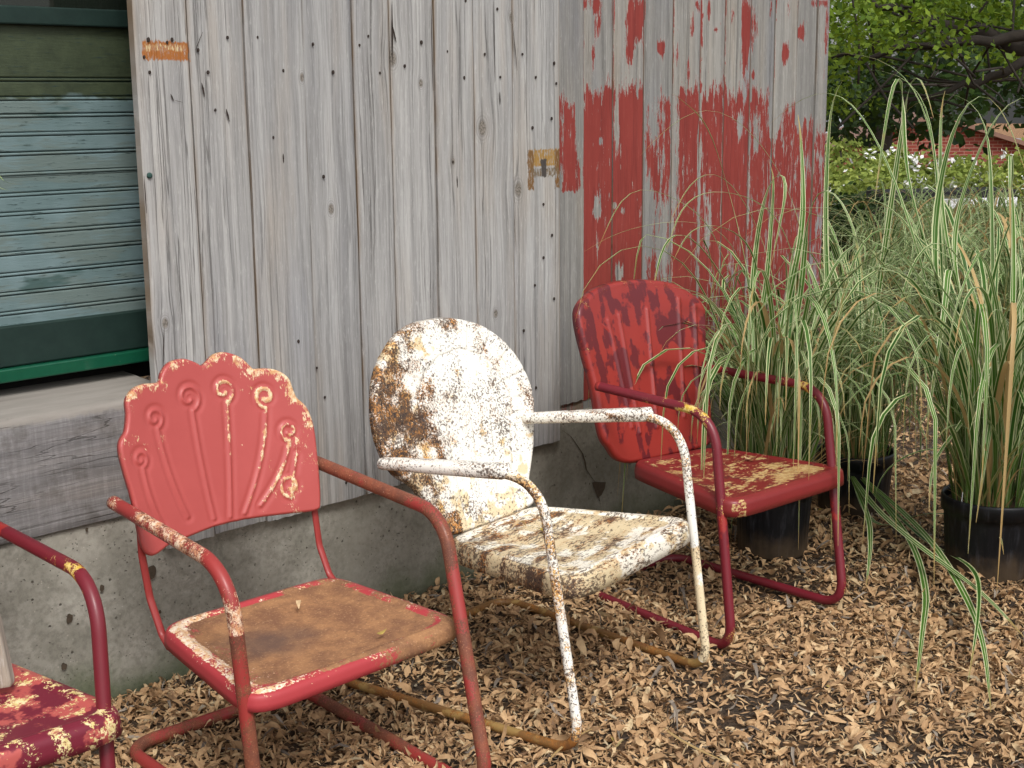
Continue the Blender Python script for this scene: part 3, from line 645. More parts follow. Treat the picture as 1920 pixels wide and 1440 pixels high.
def boards(xs, y, z0, z1, thick, zjit, dx=.008, dz=.012, paint=None, rise=0, gap=.0020, cup=.0008):
    mb = MB(); rr = random.Random(int(xs[0]*100))
    for i in range(len(xs)-1):
        a, b = xs[i]+gap*rr.uniform(.4, 1.6), xs[i+1]-gap*rr.uniform(.4, 1.6); rnd = rr.random(); yo = y+rr.uniform(-.0035, .0035)
        nx = max(4, int((b-a)/dx)); zb = z0(a) if callable(z0) else z0; zb += rr.uniform(-zjit, zjit)
        nz_ = int((z1-zb)/dz); X = np.linspace(a, b, nx+1); Zl = np.linspace(0, 1, nz_+1)
        e1 = rr.uniform(0, 9); V = []; ed = []
        for k, t in enumerate(Zl):
            z = zb+(z1-zb)*t
            wl = .0016*fbm(e1, z*3); wr = .0016*fbm(e1+5, z*3)
            for j, x in enumerate(X):
                s = j/nx; q = min(s, 1-s)*(b-a); xx = x+wl*(1-s)+wr*s
                yy = yo-cup*math.sin(s*math.pi)+(.0030*max(0, 1-q/.004)); zz = z
                if k == 0: zz += .004*fbm(x*30, e1)
                V.append((xx, yy, zz)); ed.append(max(0, 1-q/.009)*(.6 if rnd > .5 else .2))
        W_ = nx+1; F = [(k*W_+j, k*W_+j+1, (k+1)*W_+j+1, (k+1)*W_+j) for k in range(nz_) for j in range(nx)]
        V = np.array(V)-SO; at = dict(rnd=rnd, edge=np.array(ed))
        if paint is not None: at['paint'] = paint(V+SO, i, s=None)
        mb.add(V, F, **at)
        # sides, bottom
        for xx, flip in ((a, 0), (b, 1)):
            q = np.array([(xx, yo+.003, zb), (xx, yo+thick, zb), (xx, yo+thick, z1), (xx, yo+.003, z1)])-SO
            mb.add(q, [(0, 1, 2, 3) if flip == 0 else (3, 2, 1, 0)], rnd=rnd, edge=1.0, paint=-2.0) if paint is not None else mb.add(q, [(0, 1, 2, 3)], rnd=rnd, edge=1.0)
        q = np.array([(a, yo+.002, zb+.001), (b, yo+.002, zb+.001), (b, yo+thick, zb+.001), (a, yo+thick, zb+.001)])-SO
        mb.add(q, [(0, 1, 2, 3)], rnd=rnd, edge=1.0, **({'paint': -2.0} if paint is not None else {}))
    return mb
ZT = 2.35
dx_ = [1.842, 1.998, 2.171, 2.364, 2.536, 2.674, 2.846, 3.008, 3.18, 3.399]
door = boards(dx_, 3.185, lambda x: .381+(x-1.9)*.016, ZT, .028, .003)
door_o = door.build('plank_panel', M['door_wood'], shed)
# paint map for the red boards, in metres on the wall
rx = [3.415, 3.554, 3.707, 3.873, 4.035, 4.198, 4.348, 4.514, 4.67, 4.828, 4.965, 5.05]
YR = 3.222
def pz(py, px=1300): return float(on_y((px, py), YR)[2])
def pxx(px, py=330): return float(on_y((px, py), YR)[0])
blobs = []   # (x, z, rx, rz, value)
def blob(p, wpx, hpx, val):
    a = on_y(p, YR); b = on_y((p[0]+wpx/2, p[1]+hpx/2), YR); blobs.append((a[0], a[2], abs(b[0]-a[0])+1e-3, abs(b[2]-a[2])+1e-3, val))
for a in [((1192, 40), 34, 90, 1.8), ((1182, 95), 16, 60, 1.6), ((1239, 90), 16, 34, 1.7), ((1400, 60), 14, 170, 1.8), ((1412, 140), 10, 16, 1.5), ((1472, 100), 13, 44, 1.9), ((1415, 45), 14, 90, 1.15),
          ((1112, 110), 12, 70, 1.5), ((1120, 30), 18, 90, 1.2), ((1112, 5), 44, 34, 1.2), ((1298, 45), 8, 60, 1.3), ((1343, 55), 8, 12, 1.5), ((1290, 130), 8, 50, 1.3), ((1310, 10), 14, 24, 1.2), ((1505, 60), 12, 40, 1.4), ((1535, 6), 30, 18, 1.3), ((1446, 12), 6, 46, 1.4),
          ((1208, 20), 10, 60, 1.2), ((1330, 20), 6, 50, 1.3), ((1375, 30), 6, 44, 1.2), ((1480, 15), 6, 50, 1.3), ((1548, 60), 6, 110, 1.2), ((1270, 100), 6, 40, 1.2), ((1500, 60), 6, 20, 1.3), ((1120, 392), 17, 42, -1.9), ((1153, 386), 10, 12, -1.8), ((1168, 395), 8, 14, -1.4), ((1160, 515), 20, 38, -1.6), ((1125, 265), 10, 18, -1.2), ((1176, 235), 6, 14, -1.1), ((1120, 450), 8, 60, -.9),
          ((1157, 235), 8, 110, -1.9), ((1086, 250), 13, 110, -1.9), ((1088, 200), 22, 60, -1.2), ((1388, 235), 14, 70, -1.0), ((1420, 245), 14, 80, -.95), ((1452, 215), 22, 90, -1.7), ((1228, 230), 22, 80, -.7), ((1215, 420), 22, 160, -1.7), ((1240, 450), 26, 140, -1.1), ((1268, 270), 8, 260, -1.4),
          ((1330, 420), 12, 120, -.7), ((1300, 480), 20, 120, -.4), ((1375, 500), 26, 140, -.5), ((1440, 420), 20, 160, -.4), ((1092, 610), 16, 50, 1.4), ((1080, 680), 20, 60, .7)]: blob(*a)
tops = [188, 163, 166, 185, 166, 176, 172, 170, 205, 235, 255]; dens = [.50, .95, .98, .34, .80, .62, .66, .58, .42, .34, .16]
def paint_fn(V, i, s=None):
    x, z = V[:, 0], V[:, 2]; zt = pz(tops[i], 1080+i*44); L = np.clip((zt-z+.02*np.sin(x*90+i*7)*np.sin(x*37+i))/.045, -1.3, 1)
    c = np.where(L > 0, L*dens[i], L*.55-.12-.16*np.clip((z-zt)/.1, 0, 1))
    if i == 0:
        z2 = pz(358, 1080); c = np.where(z < z2, np.clip((z-z2)/.01, -1.6, 0)+.1, c); c = np.where(x > 3.53, c-.8, c)
    # thin paint line kept in the joints
    q = np.minimum(x-rx[i], rx[i+1]-x); c = np.where((q < .007) & (i in (0, 1, 2, 4, 5, 6, 8)), np.maximum(c, .35), c)
    c = np.where((q < .012) & (L > 0) & (i in (3, 4, 5, 7)), c-.75, c)
    n = np.array([fbm(a*4+i, b*1.5) for a, b in zip(x[::1], z[::1])]); c = c+.30*n
    for bx_, bz, ax, az, val in blobs:
        d = ((x-bx_)/ax)**2+((z-bz)/az)**2; c = c+val*np.exp(-d**1.6)
    c = np.where(z < .60, c-.2, c); return c
boards(rx, YR, .512, ZT, .025, .002, dx=.0065, dz=.010, paint=paint_fn).build('painted_siding', M['paint_wood'], shed)
mb = MB(); mb.box(np.array((3.405, 3.228, .478))-SO, np.array((5.04, 3.30, .512))-SO, rnd=.2, edge=.8, paint=-.3); mb.build('sill_board', M['paint_wood'], shed, smooth=False)
# backing, side walls, roof
mb = MB(); mb.box(np.array((2.15, 3.262, .50))-SO, np.array((5.04, 3.36, ZT))-SO); mb.box(np.array((4.98, 3.36, .50))-SO, np.array((5.045, 6.2, ZT))-SO)
mb.box(np.array((-1.2, 6.1, .50))-SO, np.array((4.98, 6.2, ZT))-SO); mb.box(np.array((-1.2, 3.8, .5))-SO, np.array((-1.1, 6.1, ZT))-SO)
mb.build('inner_wall', plain('dark boards', (.05, .045, .04)), shed, smooth=False)
mb = MB(); mb.box(np.array((-1.4, 3.15, ZT))-SO, np.array((5.2, 6.4, ZT+.08))-SO); mb.build('roof', plain('grey roofing', (.09, .09, .09)), shed, smooth=False)
# nails and nail holes of the plank panel
z3 = [(160, 520), (120, 410), (320, 285), (285, 305), (508, 360), (720, 270), (935, 268), (580, 520), (632, 792), (1335, 318), (1670, 325), (1733, 260), (1120, 508), (1480, 520), (1817, 525), (1048, 990), (1412, 1272), (150, 285)]
z4 = [(897, 5), (1127, 65), (580, 305), (765, 370), (887, 560), (1036, 390), (1148, 555), (1308, 390), (1404, 556), (1536, 455), (1552, 600), (1380, 920), (1518, 853), (805, 1165), (460, 475)]
nl = [(240+a/3.84, b/3.84) for a, b in z3]+[(640+a/3.84, b/3.84) for a, b in z4]+[(610, 745), (595, 690), (935, 745), (880, 720), (1006, 727), (1020, 383), (1036, 441), (1020, 483), (1004, 535), (876, 760), (560, 640), (650, 905), (983, 620), (1040, 560)]
for i, p in enumerate(nl):
    w_ = on_y(p, 3.1815)-SO; s_ = random.uniform(.0026, .0042); a = np.arange(8)/8*2*math.pi
    V = np.stack([w_[0]+s_*np.cos(a), np.full(8, w_[1]), w_[2]+s_*1.5*np.sin(a)], 1); V = np.vstack([V, V+np.array([0, .004, 0]), [w_+np.array([0, -.0006, 0])]])
    mb = MB(); mb.add(V, [(j, (j+1) % 8, 16) for j in range(8)]+[(j, j+8, (j+1) % 8+8, (j+1) % 8) for j in range(8)]); mb.build('nail_head', M['nail'], door_o, smooth=False)
# splits in the wood
for (x0, y0), (x1, y1), wd in (((378, 155), (384, 182), .0028), ((424, 204), (430, 228), .0028), ((531, 288), (532, 306), .0022), ((320, 176), (326, 190), .0022), ((328, 188), (343, 192), .0026), ((937, 172), (938, 196), .0022), ((857, 330), (858, 352), .0022), ((735, 45), (743, 80), .003), ((961, 45), (970, 132), .0016), ((270, 330), (275, 400), .0014), ((380, 60), (366, 95), .001), ((308, 612), (306, 690), .0014), ((735, 0), (736, 118), .003), ((808, 0), (812, 170), .0013), ((926, 0), (928, 155), .0014)):
    P = [on_y((x0+(x1-x0)*t, y0+(y1-y0)*t), 3.1815)-SO for t in np.linspace(0, 1, 9)]; V = []
    for k, q in enumerate(P):
        hw = wd*math.sin((k+.35)/8.7*math.pi)*random.uniform(.7, 1.1)+.0003; V += [q+np.array([-hw, 0, 0]), q+np.array([hw, 0, 0]), q+np.array([0, .004, 0])]
    mb = MB(); mb.add(V, [(3*k, 3*k+1, 3*k+4, 3*k+3) for k in range(8)]); mb.build('wood_split', M['nail'], door_o, smooth=False)
mb = MB(); q = on_y((281, 329), 3.181)-SO; V, F = tube_geo([q+np.array([0, .003, 0]), q, q+np.array([0, -.001, 0])], [.0075, .0075, .004], 14); mb.add(V, F)
mb.build('bolt', plain('greened copper bolt', (.03, .07, .06), .6), door_o)

# ---- window at the left
GREEN = NM('dark green gloss paint', .35); n_ = GREEN.noise(30, 5)
GREEN.color(GREEN.mix(GREEN.step(GREEN.noise(90, 5, .7), .68, .72), GREEN.mix(n_, srgb(14, 66, 48), srgb(22, 88, 62)), srgb(150, 170, 150))); GREEN.b.inputs['Coat Weight'].default_value = .3; GREEN.bump(n_, .2, .003)
GREEND = NM('old black green paint', .6); n_ = GREEND.noise(24, 5); GREEND.color(GREEND.mix(n_, srgb(16, 34, 30), srgb(34, 54, 48))); GREEND.bump(n_, .3, .003)
YW = 3.40
def wp(p, y=YW): return on_y(p, y)
bead = NM('blue grey beadboard with painted reflections', .55)
X, Y, Z = bead.sep()
refl = bead.noise(1, 4, .55, bead.mapc((3.2, 1, 9), (4, 0, 2))); pf = bead.noise(1, 6, .7, bead.mapc((14, 1, 150)))
c = bead.mix(bead.step(bead.noise(5, 3), .3, .7), srgb(92, 112, 112), srgb(112, 132, 134))
refl = bead.math('ADD', refl, bead.math('MULTIPLY', bead.math('SUBTRACT', pf, .5), .5))
c = bead.mix(bead.step(refl, .46, .56, 0, .7), c, srgb(100, 112, 106))  # window reflections painted into the board colour as grey green and dark patches
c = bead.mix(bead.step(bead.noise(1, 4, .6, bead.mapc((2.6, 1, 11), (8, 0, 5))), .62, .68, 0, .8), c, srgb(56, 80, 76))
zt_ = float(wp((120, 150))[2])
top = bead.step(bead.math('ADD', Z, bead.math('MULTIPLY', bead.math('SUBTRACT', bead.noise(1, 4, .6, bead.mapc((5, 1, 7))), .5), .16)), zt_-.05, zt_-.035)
c = bead.mix(top, c, bead.mix(bead.noise(22, 6, .7), srgb(28, 36, 26), srgb(76, 86, 62)))  # foliage reflection painted as a dark olive band along the top
c = bead.mix(bead.math('MULTIPLY', bead.step(pf, .60, .64), .8), c, srgb(38, 54, 52))
c = bead.mix(bead.step(bead.attr('groove'), .3, .9), c, srgb(24, 46, 42))
bead.color(c); bead.bump(bead.math('SUBTRACT', pf, bead.math('MULTIPLY', bead.attr('groove'), 1)), .4, .003)
xl, xr = -.6, 2.14
win = empty('board_window', SO.tolist()) if False else None
def P3(x, y, z): return np.array([x, y, z])-SO
zb0 = float(wp((0, 612))[2]); zb1 = float(wp((0, 120))[2]); ztop = float(wp((0, 45))[2]); zs0 = float(wp((0, 684))[2]); zs1 = float(wp((0, 715))[2])
zlines = [float(wp((0, y))[2]) for y in (149, 185, 218, 253, 290, 328, 367, 403, 440, 478, 517, 553, 590)]
print('window z', zb0, zb1, ztop, zs0, zs1)
wroot = bpy.data.objects.new('window', None); COL.objects.link(wroot); wroot.parent = shed; wroot.location = (0, 0, 0)
zz = sorted(set(np.round(np.concatenate([np.arange(zb0-.02, ztop+.02, .012)]+[[l-.010, l-.007, l-.0045, l-.002, l, l+.002, l+.0045, l+.007, l+.010] for l in zlines]), 4)))
V = []; gr = []
for z in zz:
    d = min(abs(z-l) for l in zlines); d2 = min(min(abs(z-l-.0045), abs(z-l+.0045)) for l in zlines)
    g = 1.0 if d2 < .0012 else 0.0
    for x in np.linspace(xl, xr, 40): V.append(P3(x, YW+(.005 if g else (.0 if d > .006 else -.002)), z)); gr.append(g)
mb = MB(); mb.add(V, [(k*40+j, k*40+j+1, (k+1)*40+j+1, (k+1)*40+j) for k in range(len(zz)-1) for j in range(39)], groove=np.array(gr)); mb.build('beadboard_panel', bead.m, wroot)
mb = MB(); mb.box(P3(xl, YW-.02, ztop), P3(xr, YW+.05, float(wp((0, 10))[2]))); mb.build('top_rail', GREEND.m, wroot, smooth=False, bevel=.004)
mb = MB(); mb.box(P3(xl, YW-.018, zs0-.006), P3(xr, YW+.05, zb0)); mb.build('bottom_rail', GREEND.m, wroot, smooth=False, bevel=.004)
mb = MB(); mb.box(P3(xl, YW-.035, zs1), P3(xr, YW+.03, zs0-.008)); mb.build('sill', GREEN.m, wroot, smooth=False, bevel=.004)
gl = NM('dark window glass', .06); gl.b.inputs['Specular IOR Level'].default_value = .6; gl.color((.012, .016, .012, 1))
mb = MB(); mb.box(P3(xl, YW+.005, float(wp((0, 10))[2])), P3(xr, YW+.012, 2.0)); mb.build('pane', gl.m, wroot, smooth=False)
mb = MB(); mb.box(P3(xl, YW+.06, .8), P3(2.2, YW+.08, ZT)); mb.box(P3(xl, YW-.02, 2.0), P3(2.14, YW+.05, ZT)); mb.build('backing', M['dark'], wroot, smooth=False)
# timber beam under the window: front face and worn top ledge
zl = .805; mb = MB()
Xs = np.linspace(-.8, 1.9, 130); V = []; prof = [(3.20, .495), (3.198, .50)]+[(3.197, z) for z in np.linspace(.53, zl-.03, 9)]+[(3.199, zl-.018), (3.206, zl-.006), (3.222, zl+.0), (3.30, zl+.010), (3.42, zl+.018), (3.47, zl+.02)]
for x in Xs:
    for k, (y, z) in enumerate(prof):
        n = fbm(x*7, k*.8); V.append(P3(x, y+.0025*n, z+(.004*fbm(x*9, 3) if 10 < k < 14 else 0)))
mp = len(prof); mb.add(V, [(i*mp+k, (i+1)*mp+k, (i+1)*mp+k+1, i*mp+k+1) for i in range(len(Xs)-1) for k in range(mp-1)], rnd=.35, edge=0.0)
mb.build('timber_beam', M['beam_wood'], shed)
mb = MB(); mb.box(P3(-.8, 3.215, .5), P3(1.84, 3.46, zl-.008)); mb.build('beam_core', M['dark'], shed, smooth=False) if False else None
# concrete footing
con = NM('old concrete', .93); X, Y, Z = con.sep()
n1 = con.noise(7, 6, .62); n2 = con.noise(60, 5, .7); n3 = con.noise(1, 3, .6, con.mapc((2, 2, 40)))
c = con.mix(con.step(n1, .3, .7), srgb(134, 131, 120), srgb(168, 164, 153)); c = con.mix(con.step(n2, .32, .62, .4, 0), c, srgb(84, 80, 70))
c = con.mix(con.step(con.noise(3, 4), .5, .68, 0, .45), c, srgb(168, 164, 152))
pit = con.step(con.vor(38), .10, .17, 1, 0); pit = con.math('MULTIPLY', pit, con.step(con.noise(24, 3), .48, .56)); pit2 = con.math('MULTIPLY', con.step(con.vor(95), .12, .2, 1, 0), con.step(con.noise(31, 3), .5, .6))
pit = con.math('MAXIMUM', pit, pit2); c = con.mix(con.math('MULTIPLY', pit, .75), c, srgb(58, 52, 44))
agg = con.math('MULTIPLY', con.step(con.vor(70, con.mapc((1, 1, 1), (3, 3, 3))), .10, .2, 1, 0), con.step(con.noise(20, 2), .5, .6)); c = con.mix(con.math('MULTIPLY', agg, .5), c, srgb(186, 180, 168))
mz = con.math('ADD', Z, con.math('MULTIPLY', con.math('SUBTRACT', con.noise(5, 5, .65), .5), -.26))
c = con.mix(con.step(mz, .0, .13, .75, 0), c, con.mix(n2, srgb(48, 62, 36), srgb(86, 98, 60)))
c = con.mix(con.step(con.math('ADD', X, con.math('MULTIPLY', n1, .5)), -1.2, .3, 0, .45), c, srgb(98, 93, 78))
con.color(c); con.bump(con.math('ADD', con.math('MULTIPLY', n2, .35), con.math('SUBTRACT', con.math('MULTIPLY', n1, .6), con.math('MULTIPLY', pit, 1.0))), .7, .006)
mb = MB(); Xs = np.linspace(-1.2, 5.04, 420); Zs = np.r_[-.3, np.linspace(-.02, .497, 40)]; V = []
for z in Zs:
    for x in Xs: V.append(P3(x, 3.212+.004*fbm(x*2.2, z*3)+.0015*fbm(x*14, z*14)+(.006 if z > .49 else 0), z if z < .49 else (.490 if x < 1.9 else .476)))
nx = len(Xs); mb.add(V, [(k*nx+j, k*nx+j+1, (k+1)*nx+j+1, (k+1)*nx+j) for k in range(len(Zs)-1) for j in range(nx-1)])
mb.box(P3(-1.2, 3.225, -.3), P3(5.035, 3.5, .474)); mb.box(P3(4.8, 3.5, -.3), P3(5.035, 6.2, .499)); foot_o = mb.build('concrete_footing', con.m, shed)
mb = MB(); cp = [(1053, 806), (1062, 812), (1070, 818), (1076, 826), (1084, 838), (1092, 850), (1097, 866), (1099, 880), (1106, 890), (1112, 899), (1120, 908), (1124, 940)]
P = [on_y(p, 3.2085)-SO for p in cp]; V = []
for k, q in enumerate(P):
    hw = random.uniform(.002, .0045); V += [q+np.array([-hw, 0, hw*.5]), q+np.array([hw, 0, -hw*.5])]
DIRT = plain('dirt in concrete crack', (.07, .052, .035), .95, .6, 120)
mb.add(V, [(2*k, 2*k+1, 2*k+3, 2*k+2) for k in range(len(P)-1)]); mb.build('crack', DIRT, foot_o, smooth=False)
hp = [(1110, 905), (1116, 903), (1126, 904), (1136, 904), (1134, 916), (1128, 928), (1121, 934), (1116, 922)]; V = [on_y(p, 3.2078)-SO for p in hp]
mb = MB(); mb.add(V, [tuple(range(8))]); mb.build('chipped_hole', DIRT, foot_o, smooth=False)
for p, s_ in (((284, 1073), .016), ((131, 1160), .011), ((120, 1250), .009), ((191, 1103), .008), ((163, 993), .005), ((300, 1147), .005)):
    q = on_y(p, 3.206)-SO; a = np.arange(12)/12*2*math.pi; rj = s_*np.array([random.uniform(.75, 1.15) for _ in a])
    mb = MB(); mb.add([q+np.array([r_*math.cos(t)*.9, 0, r_*math.sin(t)*1.2]) for r_, t in zip(rj, a)], [tuple(range(12))]); mb.build('pebble_hole', DIRT, foot_o, smooth=False)

# ------------------------------------------------------------------ ground
def gz(x, y):
    d = x*.69+y*.70; return -.0-np.where(d > 20, (np.minimum(d, 46)-20)*.16, 0)
mul = NM('bark mulch', .95); n1 = mul.noise(90, 6, .7); n2 = mul.noise(14, 4, .6); n3 = mul.noise(1, 5, .7, mul.mapc((60, 260, 1), rot=(0, 0, .6)))
c = mul.mix(mul.step(n1, .3, .7), srgb(44, 36, 30), srgb(104, 88, 72)); c = mul.mix(mul.step(n3, .55, .68, 0, .7), c, srgb(122, 108, 92)); c = mul.mix(mul.step(n2, .45, .65, 0, .5), c, srgb(132, 98, 64))
geo = mul.N.new('ShaderNodeNewGeometry'); px_ = mul.sep(geo.outputs['Position']); far = mul.step(mul.math('ADD', px_[0], px_[1]), 11, 15)
fl_ = mul.noise(1, 4, .75, mul.mapc((26, 26, 1))); c = mul.mix(far, c, mul.mix(mul.step(fl_, .42, .58), srgb(84, 62, 42), srgb(176, 134, 94)))
mul.color(c); mul.bump(mul.math('ADD', n1, n3), .9, .02)
g = np.concatenate([np.arange(-6, 12, .12), np.arange(12, 40, .8), np.arange(40, 300, 8.0)]); gxn = len(g)
gx, gy = np.meshgrid(g, g); zz_ = gz(gx, gy)
near = (gx < 12) & (gy < 12)
for i, j in zip(*np.where(near)): zz_[i, j] += .018*fbm(gx[i, j]*1.1, gy[i, j]*1.1)-.004
zz_ = np.where((gy > 3.0) & (gx < 5.2) & (gy < 6.3), -.01, zz_)
V = np.stack([gx.ravel(), gy.ravel(), zz_.ravel()], 1); idx = np.arange(gxn*gxn).reshape(gxn, gxn)
F = np.stack([idx[:-1, :-1].ravel(), idx[:-1, 1:].ravel(), idx[1:, 1:].ravel(), idx[1:, :-1].ravel()], 1)
tag(fast_mesh('ground', V, F, mul.m, {}), kind='structure')
def ground_z(x, y):
    z = float(gz(np.array(x), np.array(y)))
    return z+(.018*fbm(x*1.1, y*1.1)-.004 if x < 12 and y < 12 else 0)

# ---- fallen leaves, one carpet nobody could count
leafm = NM('dry fallen leaves', .75); a = leafm.attr('rnd')
c = leafm.ramp(a, [(0, srgb(92, 68, 48)), (.16, srgb(138, 110, 82)), (.42, srgb(182, 146, 106)), (.7, srgb(202, 168, 126)), (.88, srgb(212, 190, 150)), (.955, srgb(136, 128, 112)), (.985, srgb(178, 154, 70)), (1, srgb(116, 130, 62))])
c = leafm.mix(leafm.step(leafm.noise(60, 4), .35, .6, .3, 0), c, srgb(110, 78, 52)); leafm.color(c); leafm.bump(leafm.noise(220, 3), .3, .002)
trl = leafm.N.new('ShaderNodeBsdfTranslucent'); leafm.put(trl.inputs[0], c); mx = leafm.N.new('ShaderNodeMixShader'); mx.inputs[0].default_value = .15
leafm.t.links.new(leafm.b.outputs[0], mx.inputs[1]); leafm.t.links.new(trl.outputs[0], mx.inputs[2]); leafm.t.links.new(mx.outputs[0], leafm.N['Material Output'].inputs[0])
def leaves_geo(X, Y, Zb, L, Wd, rnd, tilt=.35):
    """curled pointed leaves: 5 stations x 3 across"""
    n = len(X); t = np.linspace(-.5, .5, 5); wprof = np.array([.06, .8, 1.0, .62, .03]); cr = np.array([-1, 0, 1])
    yaw = rng.uniform(0, 2*np.pi, n); pitch = rng.normal(0, tilt, n); roll = rng.normal(0, tilt*1.3, n)
    curlA = rng.normal(0, 1.6, n); fold = rng.uniform(-.2, .75, n); tw = rng.normal(0, .8, n); bend = rng.normal(0, .45, n)
    lx = np.repeat(t, 3)[None, :]*L[:, None]; ly0 = (np.outer(wprof, cr).ravel())[None, :]*Wd[:, None]/2
    lz = curlA[:, None]*(np.repeat(t, 3)[None, :]**2-.08)*L[:, None]*.6+np.abs(ly0)*fold[:, None]
    ly = ly0+bend[:, None]*(np.repeat(t, 3)[None, :]**2)*L[:, None]
    ta = tw[:, None]*np.repeat(t, 3)[None, :]; ly, lz = ly*np.cos(ta)-lz*np.sin(ta), ly*np.sin(ta)+lz*np.cos(ta)
    c_, s_ = np.cos(roll)[:, None], np.sin(roll)[:, None]; ly, lz = ly*c_-lz*s_, ly*s_+lz*c_
    c_, s_ = np.cos(pitch)[:, None], np.sin(pitch)[:, None]; lx, lz = lx*c_-lz*s_, lx*s_+lz*c_
    c_, s_ = np.cos(yaw)[:, None], np.sin(yaw)[:, None]; wx, wy = lx*c_-ly*s_, lx*s_+ly*c_
    lz = lz-lz.min(1)[:, None]
    V = np.stack([X[:, None]+wx, Y[:, None]+wy, Zb[:, None]+lz], 2).reshape(-1, 3)
    q = np.array([(i*3+j, i*3+j+1, i*3+j+4, i*3+j+3) for i in range(4) for j in range(2)])
    F = (q[None]+(np.arange(n)*15)[:, None, None]).reshape(-1, 4); return V, F, np.repeat(rnd, 15)
def visible(x, y, z=0.0, m=420):
    d = np.stack([x, y, np.full_like(x, z)-EYE], 1); dz = d@CF; px_ = 960+FPX*(d@CR)/dz; py = 720-FPX*(d@CU)/dz
    return (dz > 0) & (px_ > -m) & (px_ < 1920+m) & (py < 1440+m*1.5)
LV, LF, LR = [], [], []; off = 0
for (d0, d1, per, sc) in ((2.2, 4.2, 4900, .86), (4.2, 6.0, 3400, .92), (6.0, 9.0, 1300, 1.05), (9, 14, 300, 1.5), (14, 20, 60, 2.2)):
    A = (-1, d1+2); n = int(per*((d1+3))**2); X = rng.uniform(0, d1*1.25, n); Y = rng.uniform(0, d1*1.25, n)
    dd = np.hypot(X, Y); k = (dd > d0) & (dd < d1) & visible(X, Y) & ~((Y > 3.205) & (X < 5.06) & (Y < 6.2)); X, Y = X[k], Y[k]
    # patches of bare mulch
    if d0 < 9:
        nn = np.array([fbm(x*1.9, y*1.9, 3) for x, y in zip(X, Y)]); bare = np.exp(-((X-2.75)/.17)**2-((Y-2.0)/.22)**2)*.25+np.exp(-((X-2.9)/.1)**2-((Y-1.55)/.1)**2)*.2
        k = rng.uniform(0, 1, len(X)) > np.clip((nn-.14)*1.5, 0, .5)+bare*.8; X, Y = X[k], Y[k]
    n = len(X); L = np.clip(rng.lognormal(-3.56, .40, n), .010, .085)*sc; Wd = L*rng.uniform(.14, .46, n); zb = np.array([ground_z(x, y) for x, y in zip(X, Y)])+np.abs(rng.normal(0, .007, n))
    v, f, r_ = leaves_geo(X, Y, zb, L, Wd, rng.beta(2.2, 2.0, n)*.93+rng.uniform(0, .07, n)); LV.append(v); LF.append(f+off); LR.append(r_); off += len(v)
lv = np.concatenate(LV); print('leaves', len(lv)//15)
tag(fast_mesh('fallen_leaves', lv, np.concatenate(LF), leafm.m, {'rnd': np.concatenate(LR)}), 'carpet of curled tan dry leaves covering the mulch', 'leaves', kind='stuff')
# bark slivers and twigs
slv = NM('grey bark slivers', .9); slv.color(slv.mix(slv.attr('rnd'), srgb(66, 56, 48), srgb(150, 138, 124))); slv.bump(slv.noise(200, 3), .4, .002)
n = 15000; X = rng.uniform(.8, 9, n); Y = rng.uniform(.5, 7, n); k = visible(X, Y) & (np.hypot(X, Y) < 8) & ~((Y > 3.2) & (X < 5.06)); X, Y = X[k], Y[k]; n = len(X)
L = np.clip(rng.lognormal(-3.1, .6, n), .015, .09); v, f, r_ = leaves_geo(X, Y, np.array([ground_z(x, y) for x, y in zip(X, Y)])+.004, L, L*rng.uniform(.08, .20, n), rng.uniform(0, 1, n), .04)
tag(fast_mesh('bark_slivers', v, f, slv.m, {'rnd': r_}), 'thin grey and brown bark slivers lying among the dry leaves', 'mulch', kind='stuff')

tw_ = NM('dry twigs', .85); tw_.color(tw_.mix(tw_.attr('rnd'), srgb(88, 66, 50), srgb(176, 146, 108)))
mb = MB()
for k in range(420):
    for _ in range(20):
        x, y = rng.uniform(1.0, 6.5), rng.uniform(.6, 5)
        if bool(visible(np.array([x]), np.array([y]))[0]) and not (y > 3.15 and x < 5.1): break
    a = rng.uniform(0, 2*math.pi); L = rng.uniform(.04, .2); z = ground_z(x, y)+.012; b_ = rng.normal(0, .25); P = []
    for t in np.linspace(0, 1, 6): P.append((x+L*t*math.cos(a+b_*t), y+L*t*math.sin(a+b_*t), z+.006*math.sin(t*7+k)+rng.uniform(0, .002)))
    V_, F_ = tube_geo(P, rng.uniform(.0012, .0032), 5); mb.add(V_, F_, rnd=rng.random())
tag(mb.build('twigs', tw_.m), 'thin brown twigs and stalks strewn through the dry leaves', 'twigs', kind='stuff')
# ------------------------------------------------------------------ single leaves lying on the seats
def seat_leaf(p, z, L, rnd_, label):
    W = on_z(p, z); v, f, r_ = leaves_geo(np.array([0.0]), np.array([0.0]), np.array([0.0]), np.array([L]), np.array([L*.35]), np.array([rnd_]), .15)
    o = fast_mesh('dry_leaf', v, f, leafm.m, {'rnd': r_}); o.location = (W[0], W[1], z); tag(o, label, 'leaf', 'stray leaves lying on the seats')
ws = (('pale curled leaf at the rear middle of the white chair seat', (975, 992), .05, .8), ('yellow green leaf beside the left arm on the white chair seat', (1020, 998), .055, .985),
      ('brown leaf on the rear left of the white chair seat', (930, 1000), .04, .4), ('small pale leaf nearest the rear left corner of the white chair seat', (893, 1008), .035, .9))
for lab, p, L, r_ in ws: seat_leaf(p, .418, L, r_, lab)
seat_leaf((1408, 862), .441, .05, .75, 'tan curled leaf at the rear middle of the crimson chair seat')
seat_leaf((560, 1137), .385, .035, .8, 'small tan leaf on the rear middle of the rusty seat')
seat_leaf((715, 1188), .378, .03, .98, 'thin yellow leaf stem on the right of the rusty seat')

